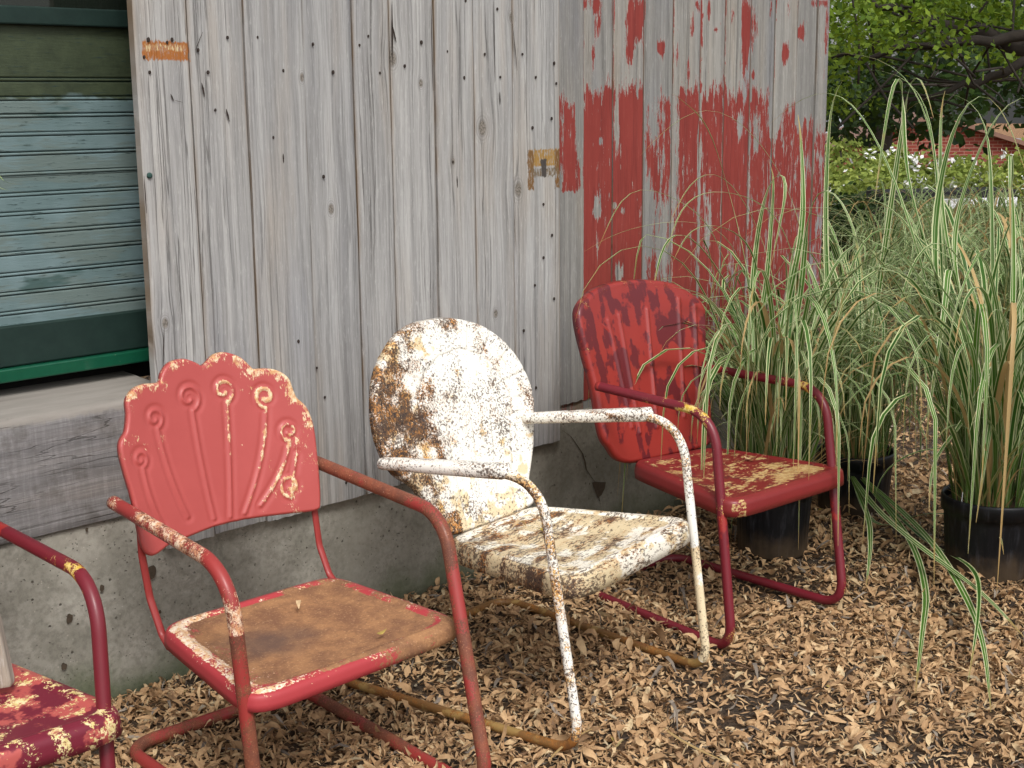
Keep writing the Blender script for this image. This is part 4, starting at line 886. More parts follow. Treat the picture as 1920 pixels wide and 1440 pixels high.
# stick resting on chair 0
stw = wood_mat('weathered stick wood', True, (), tint=(1.0, .95, .88))
mb = MB(); zs_ = .45; a_ = on_z((2, 1288), zs_); b_ = at_d((-60, 1010), np.linalg.norm(a_-EYEP)*.985/np.linalg.norm(ray((2, 1288))))
dr = (b_-a_)/np.linalg.norm(b_-a_); sd_ = np.cross(dr, CF); sd_ /= np.linalg.norm(sd_); nn_ = np.cross(sd_, dr); V = []
prof = [(-.026, -.011), (-.022, -.014), (.022, -.014), (.027, -.010), (.027, .010), (.022, .014), (-.022, .014), (-.026, .011)]
st_ = [(0, .86), (.006, .96), (.014, 1), (.1, 1), (.3, 1), (.62, 1)]
for t, k in st_:
    for (u, v) in prof: V.append(a_+dr*t+sd_*u*k+nn_*v*k)
mb.add(np.array(V)-a_, [(i*8+j, i*8+(j+1) % 8, (i+1)*8+(j+1) % 8, (i+1)*8+j) for i in range(5) for j in range(8)]+[tuple(range(7, -1, -1)), tuple(range(40, 48))], rnd=.7, edge=.2)
o = mb.build('wood_offcut', stw, smooth=False, bevel=.002); o.location = a_; tag(o, 'grey wooden offcut with rounded end leaning on the plum seat at left', 'wood piece')

# ------------------------------------------------------------------ potted ornamental grasses
blade = NM('variegated grass blade', .5); ac = blade.attr('across'); rn = blade.attr('rnd'); al = blade.attr('along')
gcol = blade.mix(rn, srgb(48, 90, 32), srgb(92, 134, 48)); gcol = blade.mix(blade.step(al, .0, .3, .6, 0), gcol, srgb(96, 120, 52))
cream = blade.mix(rn, srgb(198, 206, 150), srgb(224, 224, 188))
e = blade.math('ABSOLUTE', blade.math('SUBTRACT', ac, .5))
wv = blade.math('ADD', blade.math('ADD', .25, blade.math('MULTIPLY', rn, .14)), blade.math('MULTIPLY', blade.math('SUBTRACT', blade.noise(6, 2), .5), .25))
st = blade.step(e, wv, blade.math('ADD', wv, .05))                        # cream margins
mid = blade.math('MULTIPLY', blade.step(blade.math('ABSOLUTE', blade.math('SUBTRACT', ac, .42)), .02, .07, 1, 0), blade.step(rn, .3, .5))
f_ = blade.math('MULTIPLY', blade.math('MAXIMUM', st, mid), blade.step(al, .02, .35, .25, 1))
c = blade.mix(f_, gcol, cream); dryc = blade.step(rn, .93, .95); c = blade.mix(dryc, c, srgb(186, 158, 108)); c = blade.mix(blade.step(blade.math('ADD', al, blade.math('MULTIPLY', blade.math('SUBTRACT', blade.noise(9, 3), .5), .5)), .86, 1.0, 0, .8), c, srgb(176, 142, 88)); blade.color(c)
tr = blade.N.new('ShaderNodeBsdfTranslucent'); blade.put(tr.inputs[0], c); mx = blade.N.new('ShaderNodeMixShader'); mx.inputs[0].default_value = .3
blade.t.links.new(blade.b.outputs[0], mx.inputs[1]); blade.t.links.new(tr.outputs[0], mx.inputs[2]); blade.t.links.new(mx.outputs[0], blade.N['Material Output'].inputs[0])
def ribbon(P, wmax, rnd_, face=None, tipfrac=.45):
    """P (n,3) spine -> 3-wide folded ribbon"""
    P = np.asarray(P); n = len(P); T = np.gradient(P, axis=0); T /= np.linalg.norm(T, axis=1)[:, None]+1e-9
    s = np.linspace(0, 1, n); w_ = wmax*np.minimum(1, .45+s*3)*np.clip((1-s)/tipfrac, 0.02, 1)**.7/2
    sd_ = np.array([face]*n) if face is not None else np.cross(T, np.array([0, 0, 1.0]))
    l = np.linalg.norm(sd_, axis=1)[:, None]; sd_ = np.where(l > .05, sd_/np.maximum(l, 1e-6), np.array([[1.0, 0, 0]]))
    nrm = np.cross(sd_, T); V = np.stack([P-sd_*w_[:, None], P-nrm*w_[:, None]*.25, P+sd_*w_[:, None]], 1).reshape(-1, 3)
    F = np.array([(i*3+j, i*3+j+1, i*3+j+4, i*3+j+3) for i in range(n-1) for j in range(2)])
    return V, F, np.tile([0., .5, 1.], n), np.full(3*n, rnd_), np.repeat(s, 3)
def spline(q, n):
    q = np.asarray(q, float); m = len(q); Q = []
    for i in range(m-1):
        p0, p1, p2, p3 = q[max(i-1, 0)], q[i], q[i+1], q[min(i+2, m-1)]
        for t in np.linspace(0, 1, 10, endpoint=False): Q.append(.5*((2*p1)+(-p0+p2)*t+(2*p0-5*p1+4*p2-p3)*t*t+(-p0+3*p1-3*p2+p3)*t**3))
    Q.append(q[-1]); Q = np.array(Q); d = np.r_[0, np.cumsum(np.linalg.norm(np.diff(Q, axis=0), axis=1))]; t = np.linspace(0, d[-1], n)
    Q = np.stack([np.interp(t, d, Q[:, k]) for k in range(3)], 1)
    for _ in range(4): Q[1:-1] = .5*Q[1:-1]+.25*(Q[:-2]+Q[2:])
    return Q
class Blades:
    def __init__(s): s.L = [[], [], [], [], []]; s.n = 0
    def add(s, r):
        for k in range(5): s.L[k].append(r[k]+(s.n if k == 1 else 0))
        s.n += len(r[0])
    def build(s, name, parent):
        L = [np.concatenate(x) for x in s.L]
        return fast_mesh(name, L[0], L[1], blade.m, {'across': L[2], 'rnd': L[3], 'along': L[4]}, parent)
def arc_blade(rg, base, az, length, lean, droop, n=16, kink=0):
    """grows up then bows over by its own weight"""
    p = np.array(base, float); P = [p.copy()]; th = lean; ds = length/n; azz = az
    for i in range(n):
        s = i/n; th += droop*(s**1.5)*ds*2.2
        if kink and i == kink: th += rg.uniform(.5, .9)
        th = min(th, rad(176)); azz += rg.normal(0, .02)
        p = p+ds*np.array([math.sin(th)*math.cos(azz), math.sin(th)*math.sin(azz), math.cos(th)]); P.append(p.copy())
        if p[2] < .01: break
    return P
POT = NM('black nursery plastic', .42); X_, Y_, Z_ = POT.sep(); POT.color(POT.mix(POT.math('MULTIPLY', POT.step(POT.math('ADD', Z_, POT.math('MULTIPLY', POT.noise(14, 5), -.16)), -.06, .03, 1, 0), .5), POT.mix(POT.step(POT.noise(1, 6, .7, POT.mapc((60, 60, 9))), .5, .72), srgb(15, 16, 19), srgb(48, 49, 54)), srgb(92, 76, 58))); POT.bump(POT.noise(60, 3), .1, .002)
SOIL = plain('potting soil with leaf crumbs', (.09, .055, .032), .95, .7, 90)
def pot(root, r, h):
    mb = MB(); na = 96; V = []
    prof = [(.0, 0), (.86, 0), (.87, .01), (.885, .10*h/.3), (.93, h*.72), (.945, h*.80), (1.0, h*.81), (1.005, h*.97), (.99, h), (.965, h), (.955, h*.93), (.92, h*.80)]
    for (k, z) in prof:
        for j in range(na):
            rib = 1+(.012*math.cos(j*2*math.pi/na*32) if .01 < z < h*.79 and k > .5 else 0); a = 2*math.pi*j/na
            V.append((r*k*rib*math.cos(a), r*k*rib*math.sin(a), z))
    mb.add(V, [(i*na+j, i*na+(j+1) % na, (i+1)*na+(j+1) % na, (i+1)*na+j) for i in range(len(prof)-1) for j in range(na)]); mb.build('pot', POT.m, root)
    mb = MB(); V = [(0, 0, h*.9)]
    for k in (.3, .6, .93):
        for j in range(24):
            a = 2*math.pi*j/24; V.append((r*k*math.cos(a), r*k*math.sin(a), h*.88+.012*fbm(k*9, a*3)))
    mb.add(V, [(0, 1+j, 1+(j+1) % 24) for j in range(24)]+[(1+i*24+j, 1+(i+1)*24+j, 1+(i+1)*24+(j+1) % 24, 1+i*24+(j+1) % 24) for i in range(2) for j in range(24)]); mb.build('soil', SOIL, root)
def shedclear(P):
    P = np.array(P); m = (P[:, 0] < 5.08) & (P[:, 1] > 3.16); P[m, 1] = 3.16-.01*rng.random(m.sum()); return P
def grass(x, y, seed, label, nb, height, r=.14, h=.26, heroes=(), spread=1.0, wid=.011, n=15):
    rg = np.random.default_rng(seed); z0 = ground_z(x, y); root = empty('potted_grass', (x, y, z0))
    tag(root, label, 'potted grass', 'variegated grasses in black nursery pots'); pot(root, r, h); B = Blades(); o_ = np.array([x, y, z0])
    for i in range(nb):
        a = rg.uniform(0, 2*math.pi); rr_ = r*.8*math.sqrt(rg.random()); L = height*rg.choice([rg.uniform(.35, .8), rg.uniform(.7, 1.3)])
        P = arc_blade(rg, (rr_*math.cos(a), rr_*math.sin(a), h*.86), a+rg.normal(0, .7), L, abs(rg.normal(.12, .14))*spread+.02, rg.uniform(1.8, 6.2)*spread/height**1.1, n, kink=int(n*rg.uniform(.4, .8)) if rg.random() < .12 else 0)
        P = shedclear(np.array(P)+o_)-o_; B.add(ribbon(P, wid*rg.uniform(.45, 1.15), rg.random()*.97 if rg.random() > .04 else .97))
    # dead straw at the foot
    for i in range(nb//5):
        a = rg.uniform(0, 2*math.pi); P = arc_blade(rg, (r*.6*math.cos(a), r*.6*math.sin(a), h*.88), a, rg.uniform(.1, .4), rg.uniform(.3, 1.0), 3, 8)
        B.add(ribbon(np.array(P), .006, .99))
    for (pts, dist, wd, rn_) in heroes:
        # blades surveyed one by one, each in its own depth
        q = np.array([at_d(p, dist[0]+(dist[1]-dist[0])*t) for p, t in zip(pts, np.linspace(0, 1, len(pts)))])-o_
        B.add(ribbon(spline(q, 30), wd*1.75, rn_))
    B.build('leaf_blades', root); return root
p1 = on_z((1458, 1048), 0); p2 = on_z((1615, 972), 0); p3 = on_z((1880, 1096), 0)
fdir = np.array([.70, .71, 0])
p1 = p1+fdir*.10; p2 = p2+fdir*.13; p3 = p3+fdir*.13
print('pots', p1, p2, p3)
D1 = float((p1-EYEP)@CF); D2 = float((p2-EYEP)@CF); D3 = float((p3-EYEP)@CF)
h1 = [([(1540, 760), (1500, 420), (1420, 260), (1330, 197), (1250, 240), (1200, 292)], (D1, D1-.2), .006, .6),
      ([(1480, 760), (1440, 480), (1360, 330), (1300, 335), (1255, 420)], (D1, D1-.2), .008, .4),
      ([(1540, 700), (1470, 430), (1380, 362), (1290, 372), (1250, 470)], (D1, D1-.3), .008, .7),
      ([(1470, 740), (1380, 470), (1300, 415), (1170, 432), (1095, 472)], (D1, D1-.3), .005, .5),
      ([(1450, 800), (1420, 500), (1370, 430), (1300, 425), (1262, 490)], (D1, D1-.3), .009, .3),
      ([(1440, 850), (1420, 640), (1436, 540), (1452, 320), (1440, 300)], (D1, D1), .012, .6),
      ([(1430, 850), (1400, 620), (1330, 480), (1270, 430), (1240, 470), (1222, 560)], (D1, D1-.35), .010, .3),
      ([(1420, 850), (1390, 600), (1330, 420), (1260, 370), (1180, 350), (1120, 470)], (D1, D1-.3), .007, .5),
      ([(1440, 840), (1400, 500), (1330, 240), (1290, 200), (1262, 175)], (D1, D1-.3), .009, .1),
      ([(1400, 860), (1370, 640), (1330, 560), (1275, 540), (1262, 538)], (D1-.1, D1-.55), .012, .7),
      ([(1400, 700), (1352, 620), (1330, 690), (1303, 765)], (D1-.2, D1-.5), .007, .95),
      ([(1440, 850), (1470, 600), (1505, 420), (1500, 230), (1496, 215)], (D1, D1+.1), .015, .65),
      ([(1450, 850), (1500, 560), (1515, 400), (1545, 335), (1600, 420), (1622, 560)], (D1, D1-.2), .014, .7),
      ([(1430, 850), (1410, 560), (1440, 340), (1480, 320), (1445, 500)], (D1, D1-.1), .012, .5)]
h2 = [([(1600, 850), (1560, 640), (1548, 400), (1560, 180), (1580, 150)], (D2, D2), .013, .4),
      ([(1610, 850), (1640, 600), (1690, 250), (1712, 120), (1735, 160), (1750, 220)], (D2, D2-.2), .014, .6),
      ([(1610, 850), (1600, 700), (1700, 600), (1780, 560), (1800, 600)], (D2, D2-.3), .008, .5),
      ([(1620, 860), (1590, 720), (1560, 700), (1600, 820)], (D2-.1, D2-.3), .010, .8),
      ([(1590, 880), (1640, 950), (1720, 1020), (1840, 1110), (1925, 1200)], (D2-.1, 3.8), .014, .5),
      ([(1590, 870), (1640, 985), (1740, 960), (1860, 985), (1882, 1040)], (D2-.1, 4.3), .010, .6),
      ([(1600, 880), (1700, 1000), (1735, 1100), (1730, 1180), (1716, 1300)], (D2-.1, 3.47), .013, .7),
      ([(1600, 880), (1720, 985), (1790, 1080), (1840, 1190), (1858, 1335)], (D2-.1, 3.36), .014, .7),
      ([(1590, 880), (1625, 960), (1632, 1020), (1624, 1100)], (D2-.1, 4.2), .011, .8),
      ([(1600, 880), (1730, 1010), (1820, 1060), (1836, 1130), (1815, 1280)], (D2-.1, 3.53), .010, .2)]
h3 = [([(1800, 900), (1755, 300), (1690, 130), (1600, 98), (1520, 101)], (D3, D3+.3), .006, .5),
      ([(1780, 900), (1750, 260), (1680, 132), (1560, 139)], (D3, D3+.2), .006, .3),
      ([(1830, 900), (1700, 400), (1600, 190), (1540, 168), (1490, 190), (1440, 235)], (D3, D3+.5), .008, .6),
      ([(1860, 900), (1860, 400), (1840, 200), (1750, 168), (1690, 215)], (D3, D3+.1), .008, .4),
      ([(1870, 900), (1800, 560), (1790, 420), (1850, 250), (1910, 170), (1990, 200)], (D3, D3), .010, .7),
      ([(1850, 900), (1780, 560), (1680, 420), (1610, 460), (1560, 640)], (D3, D3-.1), .011, .5),
      ([(1860, 900), (1850, 600), (1900, 400), (1960, 350)], (D3, D3-.1), .012, .2),
      ([(1870, 920), (1840, 700), (1770, 420), (1765, 180), (1772, 170)], (D3, D3), .013, .5),
      ([(1880, 930), (1790, 620), (1700, 330), (1696, 140), (1680, 120), (1650, 300), (1640, 380)], (D3, D3-.15), .013, .6),
      ([(1890, 930), (1760, 560), (1770, 300), (1840, 150), (1900, 250), (1925, 330)], (D3, D3-.1), .014, .4),
      ([(1860, 930), (1830, 700), (1780, 480), (1775, 560), (1755, 680), (1735, 830)], (D3, D3-.3), .014, .7),
      ([(1850, 930), (1900, 760), (1880, 660), (1800, 800), (1750, 860), (1742, 960)], (D3, D3-.3), .013, .5),
      ([(1900, 930), (1910, 720), (1900, 640), (1870, 720), (1830, 980)], (D3, D3-.3), .013, .6),
      ([(1890, 930), (1830, 560), (1760, 440), (1700, 520), (1670, 660)], (D3, D3-.2), .010, .4),
      ([(1880, 930), (1900, 560), (1897, 300), (1893, 280), (1895, 465)], (D3, D3-.2), .011, .7)]
grass(p1[0], p1[1], 11, 'potted striped grass directly behind the crimson chair seat', 270, 1.18, .138, .27, h1, 1.2, wid=.016)
grass(p2[0], p2[1], 12, 'potted striped grass to the right of the crimson chair, long blades spilling forward', 180, 1.2, .15, .24, h2, 1.25, wid=.016)
grass(p3[0], p3[1], 13, 'potted striped grass nearest the camera at the right edge', 230, 1.5, .165, .265, h3, 1.25, wid=.018)
gs = [((1590, 720), 'potted grass at the shed corner behind the first pots', 200, 1.1), ((1745, 700), 'tall potted grass in the second row, left of the right edge', 210, 1.15), ((1900, 720), 'potted grass in the second row at the far right edge', 220, 1.15),
      ((1650, 600), 'potted grass in the third row near the shed corner', 200, 1.15), ((1775, 580), 'potted grass in the middle of the third row', 200, 1.1), ((1905, 590), 'potted grass at the right end of the third row', 200, 1.1),
      ((1720, 520), 'farthest potted grass, left one of the back row', 170, 1.0), ((1850, 505), 'farthest potted grass, right one of the back row', 170, 1.0)]
for i, (p, lab, nb, hh) in enumerate(gs):
    q = on_z(p, 0); grass(q[0], q[1], 30+i, lab, int(nb*1.0), hh*.90, .14, .26, (), 1.25, wid=.016, n=14)
# plant tag in the nearest pot
mb = MB(); q = at_d((1803, 938), D3-.12); mb.box((-.007, -.001, -.05), (.007, .001, .03)); o = mb.build('plant_tag', plain('white plastic', (.6, .6, .6), .5), smooth=False, bevel=.0006); o.location = q; o.rotation_euler = (.1, .25, .6)
tag(o, 'small white plastic plant tag stuck in the rim of the nearest right pot', 'plant tag')
# loose straws
def straw(pts, z, wd, rn_, label):
    q = np.array([on_z(p, z) if not isinstance(z, (list, tuple)) else on_z(p, zz__) for p, zz__ in zip(pts, z if isinstance(z, (list, tuple)) else [z]*len(pts))])
    ti = np.linspace(0, 1, 20); tt = np.linspace(0, 1, len(q)); P = np.stack([np.polyval(np.polyfit(tt, q[:, k], min(3, len(q)-1)), ti) for k in range(3)], 1); B = Blades(); c_ = P[0].copy()
    B.add(ribbon(P-c_, wd, rn_)); o = B.build('grass_straw', None); o.location = c_; tag(o, label, 'straw', 'loose straws on the ground')
straw([(1030, 1425), (1075, 1385), (1130, 1360)], .035, .007, .98, 'pale dry straw beside the left foot of the white chair')
straw([(1245, 1365), (1300, 1400), (1390, 1440)], .03, .009, .99, 'long pale straw at the bottom edge in front of the white chair')
# blade tips reaching in from the left edge
for i, (pts, lab) in enumerate((([(-260, 900), (-220, 420), (-60, 318), (0, 331), (50, 348)], 'upper of two pale straw tips reaching across the window'), ([(-250, 900), (-200, 440), (-60, 345), (0, 352), (62, 363)], 'lower of two pale straw tips reaching across the window'))):
    q = np.array([at_d(p, d_) for p, d_ in zip(pts, (2.6, 2.7, 2.9, 2.95, 3.0))]); B = Blades(); ti = np.linspace(0, 1, 24); tt = np.linspace(0, 1, 5)
    P = np.stack([np.polyval(np.polyfit(tt, q[:, k], 4), ti) for k in range(3)], 1); B.add(ribbon(P-P[0], .006, .9)); o = B.build('dry_straw', None); o.location = P[0]; tag(o, lab, 'straw', 'pale straw tips before the window')

# ------------------------------------------------------------------ background
def leaf_mat(name, a, b, trans=.35):
    m = NM(name, .55); c = m.mix(m.attr('rnd'), srgb(*a), srgb(*b)); m.color(c)
    t = m.N.new('ShaderNodeBsdfTranslucent'); m.put(t.inputs[0], c); mx = m.N.new('ShaderNodeMixShader'); mx.inputs[0].default_value = trans
    m.t.links.new(m.b.outputs[0], mx.inputs[1]); m.t.links.new(t.outputs[0], mx.inputs[2]); m.t.links.new(mx.outputs[0], m.N['Material Output'].inputs[0]); return m.m
BARK = plain('dark bark', (.035, .028, .022), .95, .4, 30)
def scatter_leaves(P, L, spread_n, rg, mat, parent, name='crown'):
    n = len(P); a = rg.uniform(0, 2*np.pi, n); el = rg.normal(0, .5, n); d = np.stack([np.cos(a)*np.cos(el), np.sin(a)*np.cos(el), np.sin(el)-.25], 1)
    s = np.cross(d, rg.normal(0, 1, (n, 3))); s /= np.linalg.norm(s, axis=1)[:, None]
    l = L*rg.uniform(.6, 1.3, n)[:, None]; w_ = l*.32
    V = np.stack([P, P+d*l*.5-s*w_, P+d*l, P+d*l*.5+s*w_], 1).reshape(-1, 3); F = np.arange(4*n).reshape(-1, 4)
    return fast_mesh(name, V, F, mat, {'rnd': np.repeat(rg.beta(2, 2, n), 4)}, parent, smooth=False)
def tree(base, label, H_, clumps, seed, mat, nleaf, L, limbs, trunk_r=.2):
    rg = np.random.default_rng(seed); b = np.array(base, float); b[2] = float(gz(b[0], b[1])); root = empty('tree', b.tolist()); tag(root, label, 'tree', 'trees behind the yard')
    mb = MB(); P = resample([(0, 0, -.3), (.05, .05, H_*.3), (-.05, .1, H_*.6), (0, 0, H_*.85)], .3); V, F = tube_geo(P, np.linspace(trunk_r, trunk_r*.3, len(P)), 12); mb.add(V, F); mb.build('trunk', BARK, root)
    mb = MB()
    for l in limbs:
        q = [np.array(p)-b for p in l]; P = resample(q, .12); P[1:-1] += rg.normal(0, .02, (len(P)-2, 3)); V, F = tube_geo(P, np.linspace(.06, .012, len(P)), 8); mb.add(V, F)
        for k in range(14):
            i = rg.integers(2, len(P)-1); e_ = P[i]+rg.normal(0, .45, 3); V, F = tube_geo(resample([P[i], (P[i]+e_)/2+rg.normal(0, .05, 3), e_], .1), .009, 5); mb.add(V, F)
    if mb.n: mb.build('branches', BARK, root)
    pts = []
    wsum = sum(c[2] for c in clumps)
    for (c, r_, wt) in clumps:
        k = int(nleaf*wt/wsum); nsub = max(6, k//45); sub = rg.normal(0, 1, (nsub, 3)); sub /= np.linalg.norm(sub, axis=1)[:, None]; sub *= (rg.random(nsub)**.4)[:, None]*np.array(r_)
        ii = rg.integers(0, nsub, k); pts.append(np.array(c)-b+sub[ii]+rg.normal(0, 1, (k, 3))*np.array([.16, .16, .07])*max(1, L/.08))
    scatter_leaves(np.concatenate(pts), L, 0, rg, mat, root); return root
LM1 = leaf_mat('fresh maple leaf green', (52, 84, 18), (128, 150, 40)); LM2 = leaf_mat('deep leaf green', (22, 44, 16), (60, 84, 30)); LM3 = leaf_mat('yellow green shrub leaf', (104, 124, 50), (172, 184, 92))
A = lambda px, py, d: at_d((px, py), d)
# near overhanging tree: bright outer leaves
cl = []
for i in range(24):
    px_ = random.uniform(1500, 2150); py = random.uniform(-260, 175 if px_ < 1800 else 150); cl.append((A(px_, py, random.uniform(8.5, 11.5)), (.5, .5, .22), 1))
lb = [[A(2150, 20, 9.5), A(1920, 62, 9.4), A(1800, 78, 9.4), A(1640, 100, 9.6), A(1560, 108, 9.8)], [A(2150, 90, 10), A(1930, 112, 10), A(1850, 140, 9.9), A(1760, 178, 9.8), A(1690, 184, 9.8)], [A(1920, 90, 9.6), A(1760, 40, 9.5), A(1640, 10, 9.6), A(1580, -60, 9.6)]]
tree(A(2350, 500, 10.5), 'near tree with bright green leaves and dark bare limbs reaching past the shed corner', 6.5, cl, 5, LM1, 15000, .052, lb, .16)
cl = [(A(random.uniform(1450, 2300), random.uniform(-350, 190), random.uniform(15, 19)), (1.3, 1.3, .7), 1) for _ in range(30)]
tree(A(2240, 400, 17), 'dark leafy tree standing behind the bright branches', 8, cl, 6, LM2, 9000, .13, [[A(2300, 100, 16), A(1900, 150, 16), A(1700, 160, 16)]], .25)
cl = [(A(random.uniform(1450, 1760), random.uniform(120, 215), random.uniform(20, 24)), (1.2, 1.2, .6), 1) for _ in range(10)]+[(A(random.uniform(1740, 2100), random.uniform(-60, 190), random.uniform(22, 26)), (1.5, 1.5, .8), 1) for _ in range(16)]
tree(A(1650, 330, 24), 'far dark tree above the grey roof', 7, cl, 8, LM2, 5000, .19, [], .25)
# brick house on lower ground, grey roofed outbuilding
br = NM('red brick', .85); bt = br.N.new('ShaderNodeTexBrick'); bt.inputs['Color1'].default_value = srgb(132, 62, 50); bt.inputs['Color2'].default_value = srgb(112, 50, 42); bt.inputs['Mortar'].default_value = srgb(150, 120, 104)
bt.inputs['Scale'].default_value = 1; bt.inputs['Brick Width'].default_value = .26; bt.inputs['Row Height'].default_value = .09; bt.inputs['Mortar Size'].default_value = .008
vn = br.N.new('ShaderNodeCombineXYZ'); X, Y, Z = br.sep(); br.put(vn.inputs[0], X); br.put(vn.inputs[1], Z); br.put(bt.inputs['Vector'], vn.outputs[0]); br.color(bt.outputs[0])
def house(c, yaw, wx, dy, zb, ze, zr, name, label, wall, roofm, wins=()):
    root = empty(name, (c[0], c[1], zb), yaw); tag(root, label, 'house' if name == 'brick_house' else 'outbuilding')
    H_ = ze-zb; mb = MB(); mb.box((-wx/2, 0, 0), (wx/2, dy, H_)); mb.add([(-wx/2, 0, H_), (wx/2, 0, H_), (0, 0, zr-zb-.05), (-wx/2, dy, H_), (wx/2, dy, H_), (0, dy, zr-zb-.05)], [(0, 1, 2), (5, 4, 3)]); mb.build('wall', wall, root, smooth=False)
    mb = MB(); o_ = .3; z_ = zr-zb; k = H_-.12
    for s in (-1, 1):
        mb.add([(s*(wx/2+o_), -o_, k), (s*(wx/2+o_), dy+o_, k), (0, dy+o_, z_), (0, -o_, z_), (s*(wx/2+o_), -o_, k+.12), (s*(wx/2+o_), dy+o_, k+.12), (0, dy+o_, z_+.12), (0, -o_, z_+.12)], [(0, 1, 2, 3), (4, 5, 6, 7), (0, 3, 7, 4), (1, 2, 6, 5), (0, 1, 5, 4)])
    mb.build('roof', roofm, root, smooth=False)
    for (x0, x1, z0, z1) in wins:
        mb = MB(); mb.box((x0-.06, -.05, z0-.06), (x1+.06, -.003, z0)); mb.box((x0-.06, -.05, z1), (x1+.06, -.003, z1+.06)); mb.box((x0-.06, -.05, z0), (x0, -.003, z1)); mb.box((x1, -.05, z0), (x1+.06, -.003, z1)); wo = mb.build('window', plain('white window frame', (.7, .7, .7), .5), root, smooth=False)
        mb = MB(); mb.box((x0, -.03, z0), (x1, -.01, z1)); mb.build('pane', gl.m, wo, smooth=False)
GR = plain('grey shingle', (.30, .31, .33), .9, .25, 8); BR2 = plain('brown shingle', (.20, .115, .085), .9, .25, 8)
hp = A(1745, 300, 38); house(hp, YAW-rad(90), 5.2, 7, hp[2]-2.2, hp[2]+.35, hp[2]+1.15, 'brick_house', 'low red brick house with brown gable roof seen beyond the shrubs', br.m, BR2, [(-1.1, -.5, 1.6, 2.2), (.6, 1.2, 1.6, 2.2)])
hp = A(1630, 285, 44); house(hp, YAW-rad(20), 4.5, 5, hp[2]-2.5, hp[2]+.6, hp[2]+1.35, 'outbuilding', 'small outbuilding with pale grey roof between the shed corner and the brick house', plain('red boards', (.22, .07, .05)), GR)
hp = A(1905, 300, 40); house(hp, YAW-rad(90), 4, 6, hp[2]-2.4, hp[2]+.25, hp[2]+.5, 'brick_house', 'second low brick house with a flat roof at the right edge', br.m, GR, [(-1.4, -.4, 1.2, 2.0)])
# shrubs with white blossoms
def shrub(c, r_, h, label, mat, seed, n, fl=0, L=.07):
    rg = np.random.default_rng(seed); z0 = float(gz(c[0], c[1])); root = empty('shrub', (c[0], c[1], z0)); tag(root, label, 'shrub', 'shrubs across the yard'); mb = MB()
    for k in range(14):
        e_ = np.array([rg.normal(0, r_*.4), rg.normal(0, r_*.4), h*rg.uniform(.6, .95)]); V, F = tube_geo(resample([(0, 0, 0), e_*.5+rg.normal(0, .03, 3), e_], .12), .012, 6); mb.add(V, F)
    mb.build('stems', BARK, root); nb_ = 30; c_ = rg.normal(0, 1, (nb_, 3)); c_ /= np.linalg.norm(c_, axis=1)[:, None]; c_ = c_*np.array([r_, r_, h*.45])*(rg.random(nb_)**.35)[:, None]+np.array([0, 0, h*.55])
    P = c_[rg.integers(0, nb_, n)]+rg.normal(0, .09, (n, 3)); P[:, 2] = np.abs(P[:, 2]); scatter_leaves(P, L, 0, rg, mat, root, 'foliage')
    if fl:
        P = c_[rg.integers(0, nb_, fl)]+rg.normal(0, .12, (fl, 3)); P[:, 2] = np.abs(P[:, 2])+.05; P2 = np.repeat(P, 14, 0)+rg.normal(0, .035, (fl*14, 3)); scatter_leaves(P2, .06, 0, rg, WHT, root, 'blossoms')
WHT = plain('white petals', (.85, .85, .82), .6, .08)
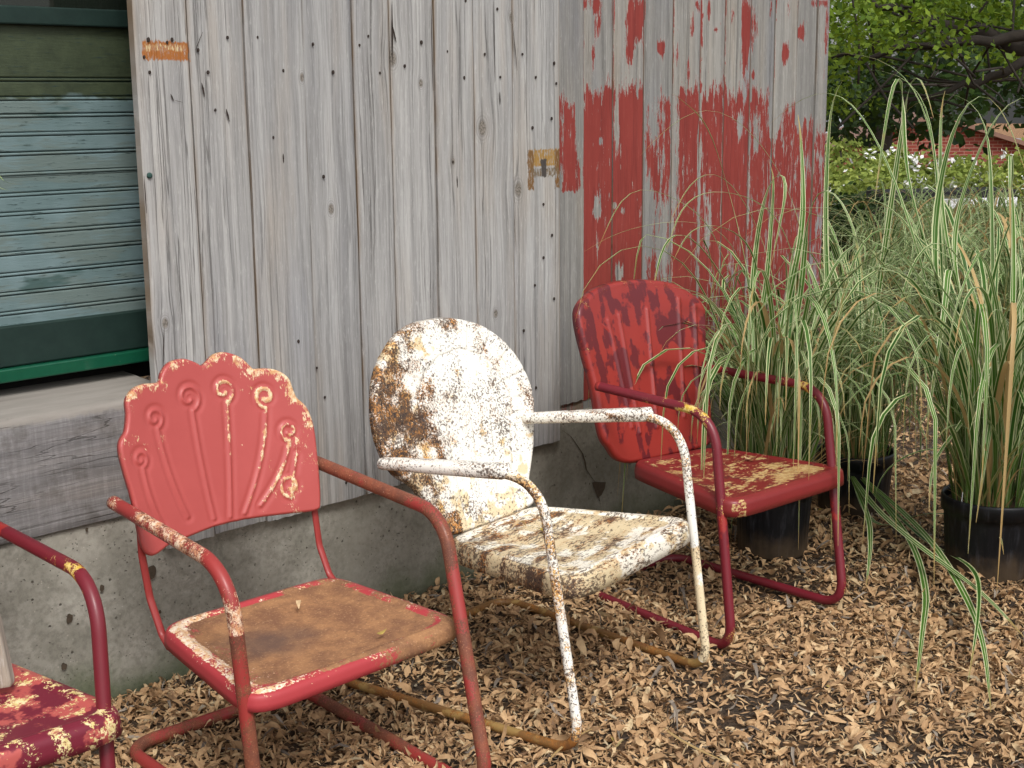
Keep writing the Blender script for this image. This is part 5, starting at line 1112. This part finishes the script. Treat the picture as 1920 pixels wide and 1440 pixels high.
sh = [((1585, 350), 17, .9, 1.0, 'yellow green shrub beside the shed corner', LM3, 4000, 6), ((1660, 372), 16, .8, .75, 'white flowering shrub left of the middle of the far bed', LM3, 3500, 34), ((1735, 368), 16.5, .9, .8, 'white flowering shrub in the middle of the far bed', LM3, 3500, 46),
      ((1805, 366), 16, .85, .75, 'pale green shrub right of the middle of the far bed', LM3, 3500, 26), ((1885, 362), 16.5, .9, .8, 'yellowish shrub at the right end of the far bed', LM3, 3500, 18), ((1600, 395), 13.5, .5, .6, 'dark low shrub close behind the shed corner', LM2, 3000, 0)]
for i, (p, d, r_, h, lab, mt, n, flw) in enumerate(sh):
    q = A(*p, d); shrub((q[0], q[1]), r_, h, lab, mt, 60+i, n, flw, .075)
# low dark bench with a white edge in front of the bed
q0, q1 = on_z((1680, 452), 0), on_z((1890, 446), 0); q0 = on_z((1660, 470), 0); q1 = on_z((1900, 462), 0); v_ = q1-q0; L_ = float(np.linalg.norm(v_)); root = empty('display_table', q0.tolist(), math.atan2(v_[1], v_[0])); tag(root, 'long low black display table with a white front edge, behind the grasses', 'table')
mb = MB(); mb.box((0, -.0, .50), (L_, .5, .60)); mb.build('table_top', plain('black boards', (.012, .012, .014), .6), root, smooth=False, bevel=.005)
mb = MB(); mb.box((L_*.4, -.02, .42), (L_, -.003, .52)); mb.box((L_*.66, -.025, .30), (L_*.8, -.005, .418)); mb.build('apron', plain('white boards', (.75, .77, .8), .6), root, smooth=False)
for x_ in (.1, L_-.1):
    for y_ in (.06, .44): mb = MB(); mb.box((x_-.03, y_-.03, 0), (x_+.03, y_+.03, .498)); mb.build('leg', plain('black leg', (.02, .02, .02)), root, smooth=False)
# grey pail between the grasses
q = on_z((1692, 590), 0); root = tag(empty('metal_pail', q.tolist()), 'pale grey metal pail standing among the grass pots', 'pail'); mb = MB(); V = []
for (r_, z) in ((0, 0), (.10, 0), (.105, .01), (.135, .30), (.142, .305), (.142, .315), (.13, .312), (.10, .02), (0, .018)):
    for j in range(28): V.append((r_*math.cos(j/28*2*math.pi), r_*math.sin(j/28*2*math.pi), z))
mb.add(V, [(i*28+j, i*28+(j+1) % 28, (i+1)*28+(j+1) % 28, (i+1)*28+j) for i in range(8) for j in range(28)]); mb.build('bucket', plain('galvanised steel', (.45, .46, .46), .45), root)
mb = MB(); V, F = tube_geo([(.137*math.cos(t), .02, .29+.11*math.sin(t)) for t in np.linspace(0, math.pi, 16)], .003, 6); mb.add(V, F); mb.build('handle', M['nail'], root)
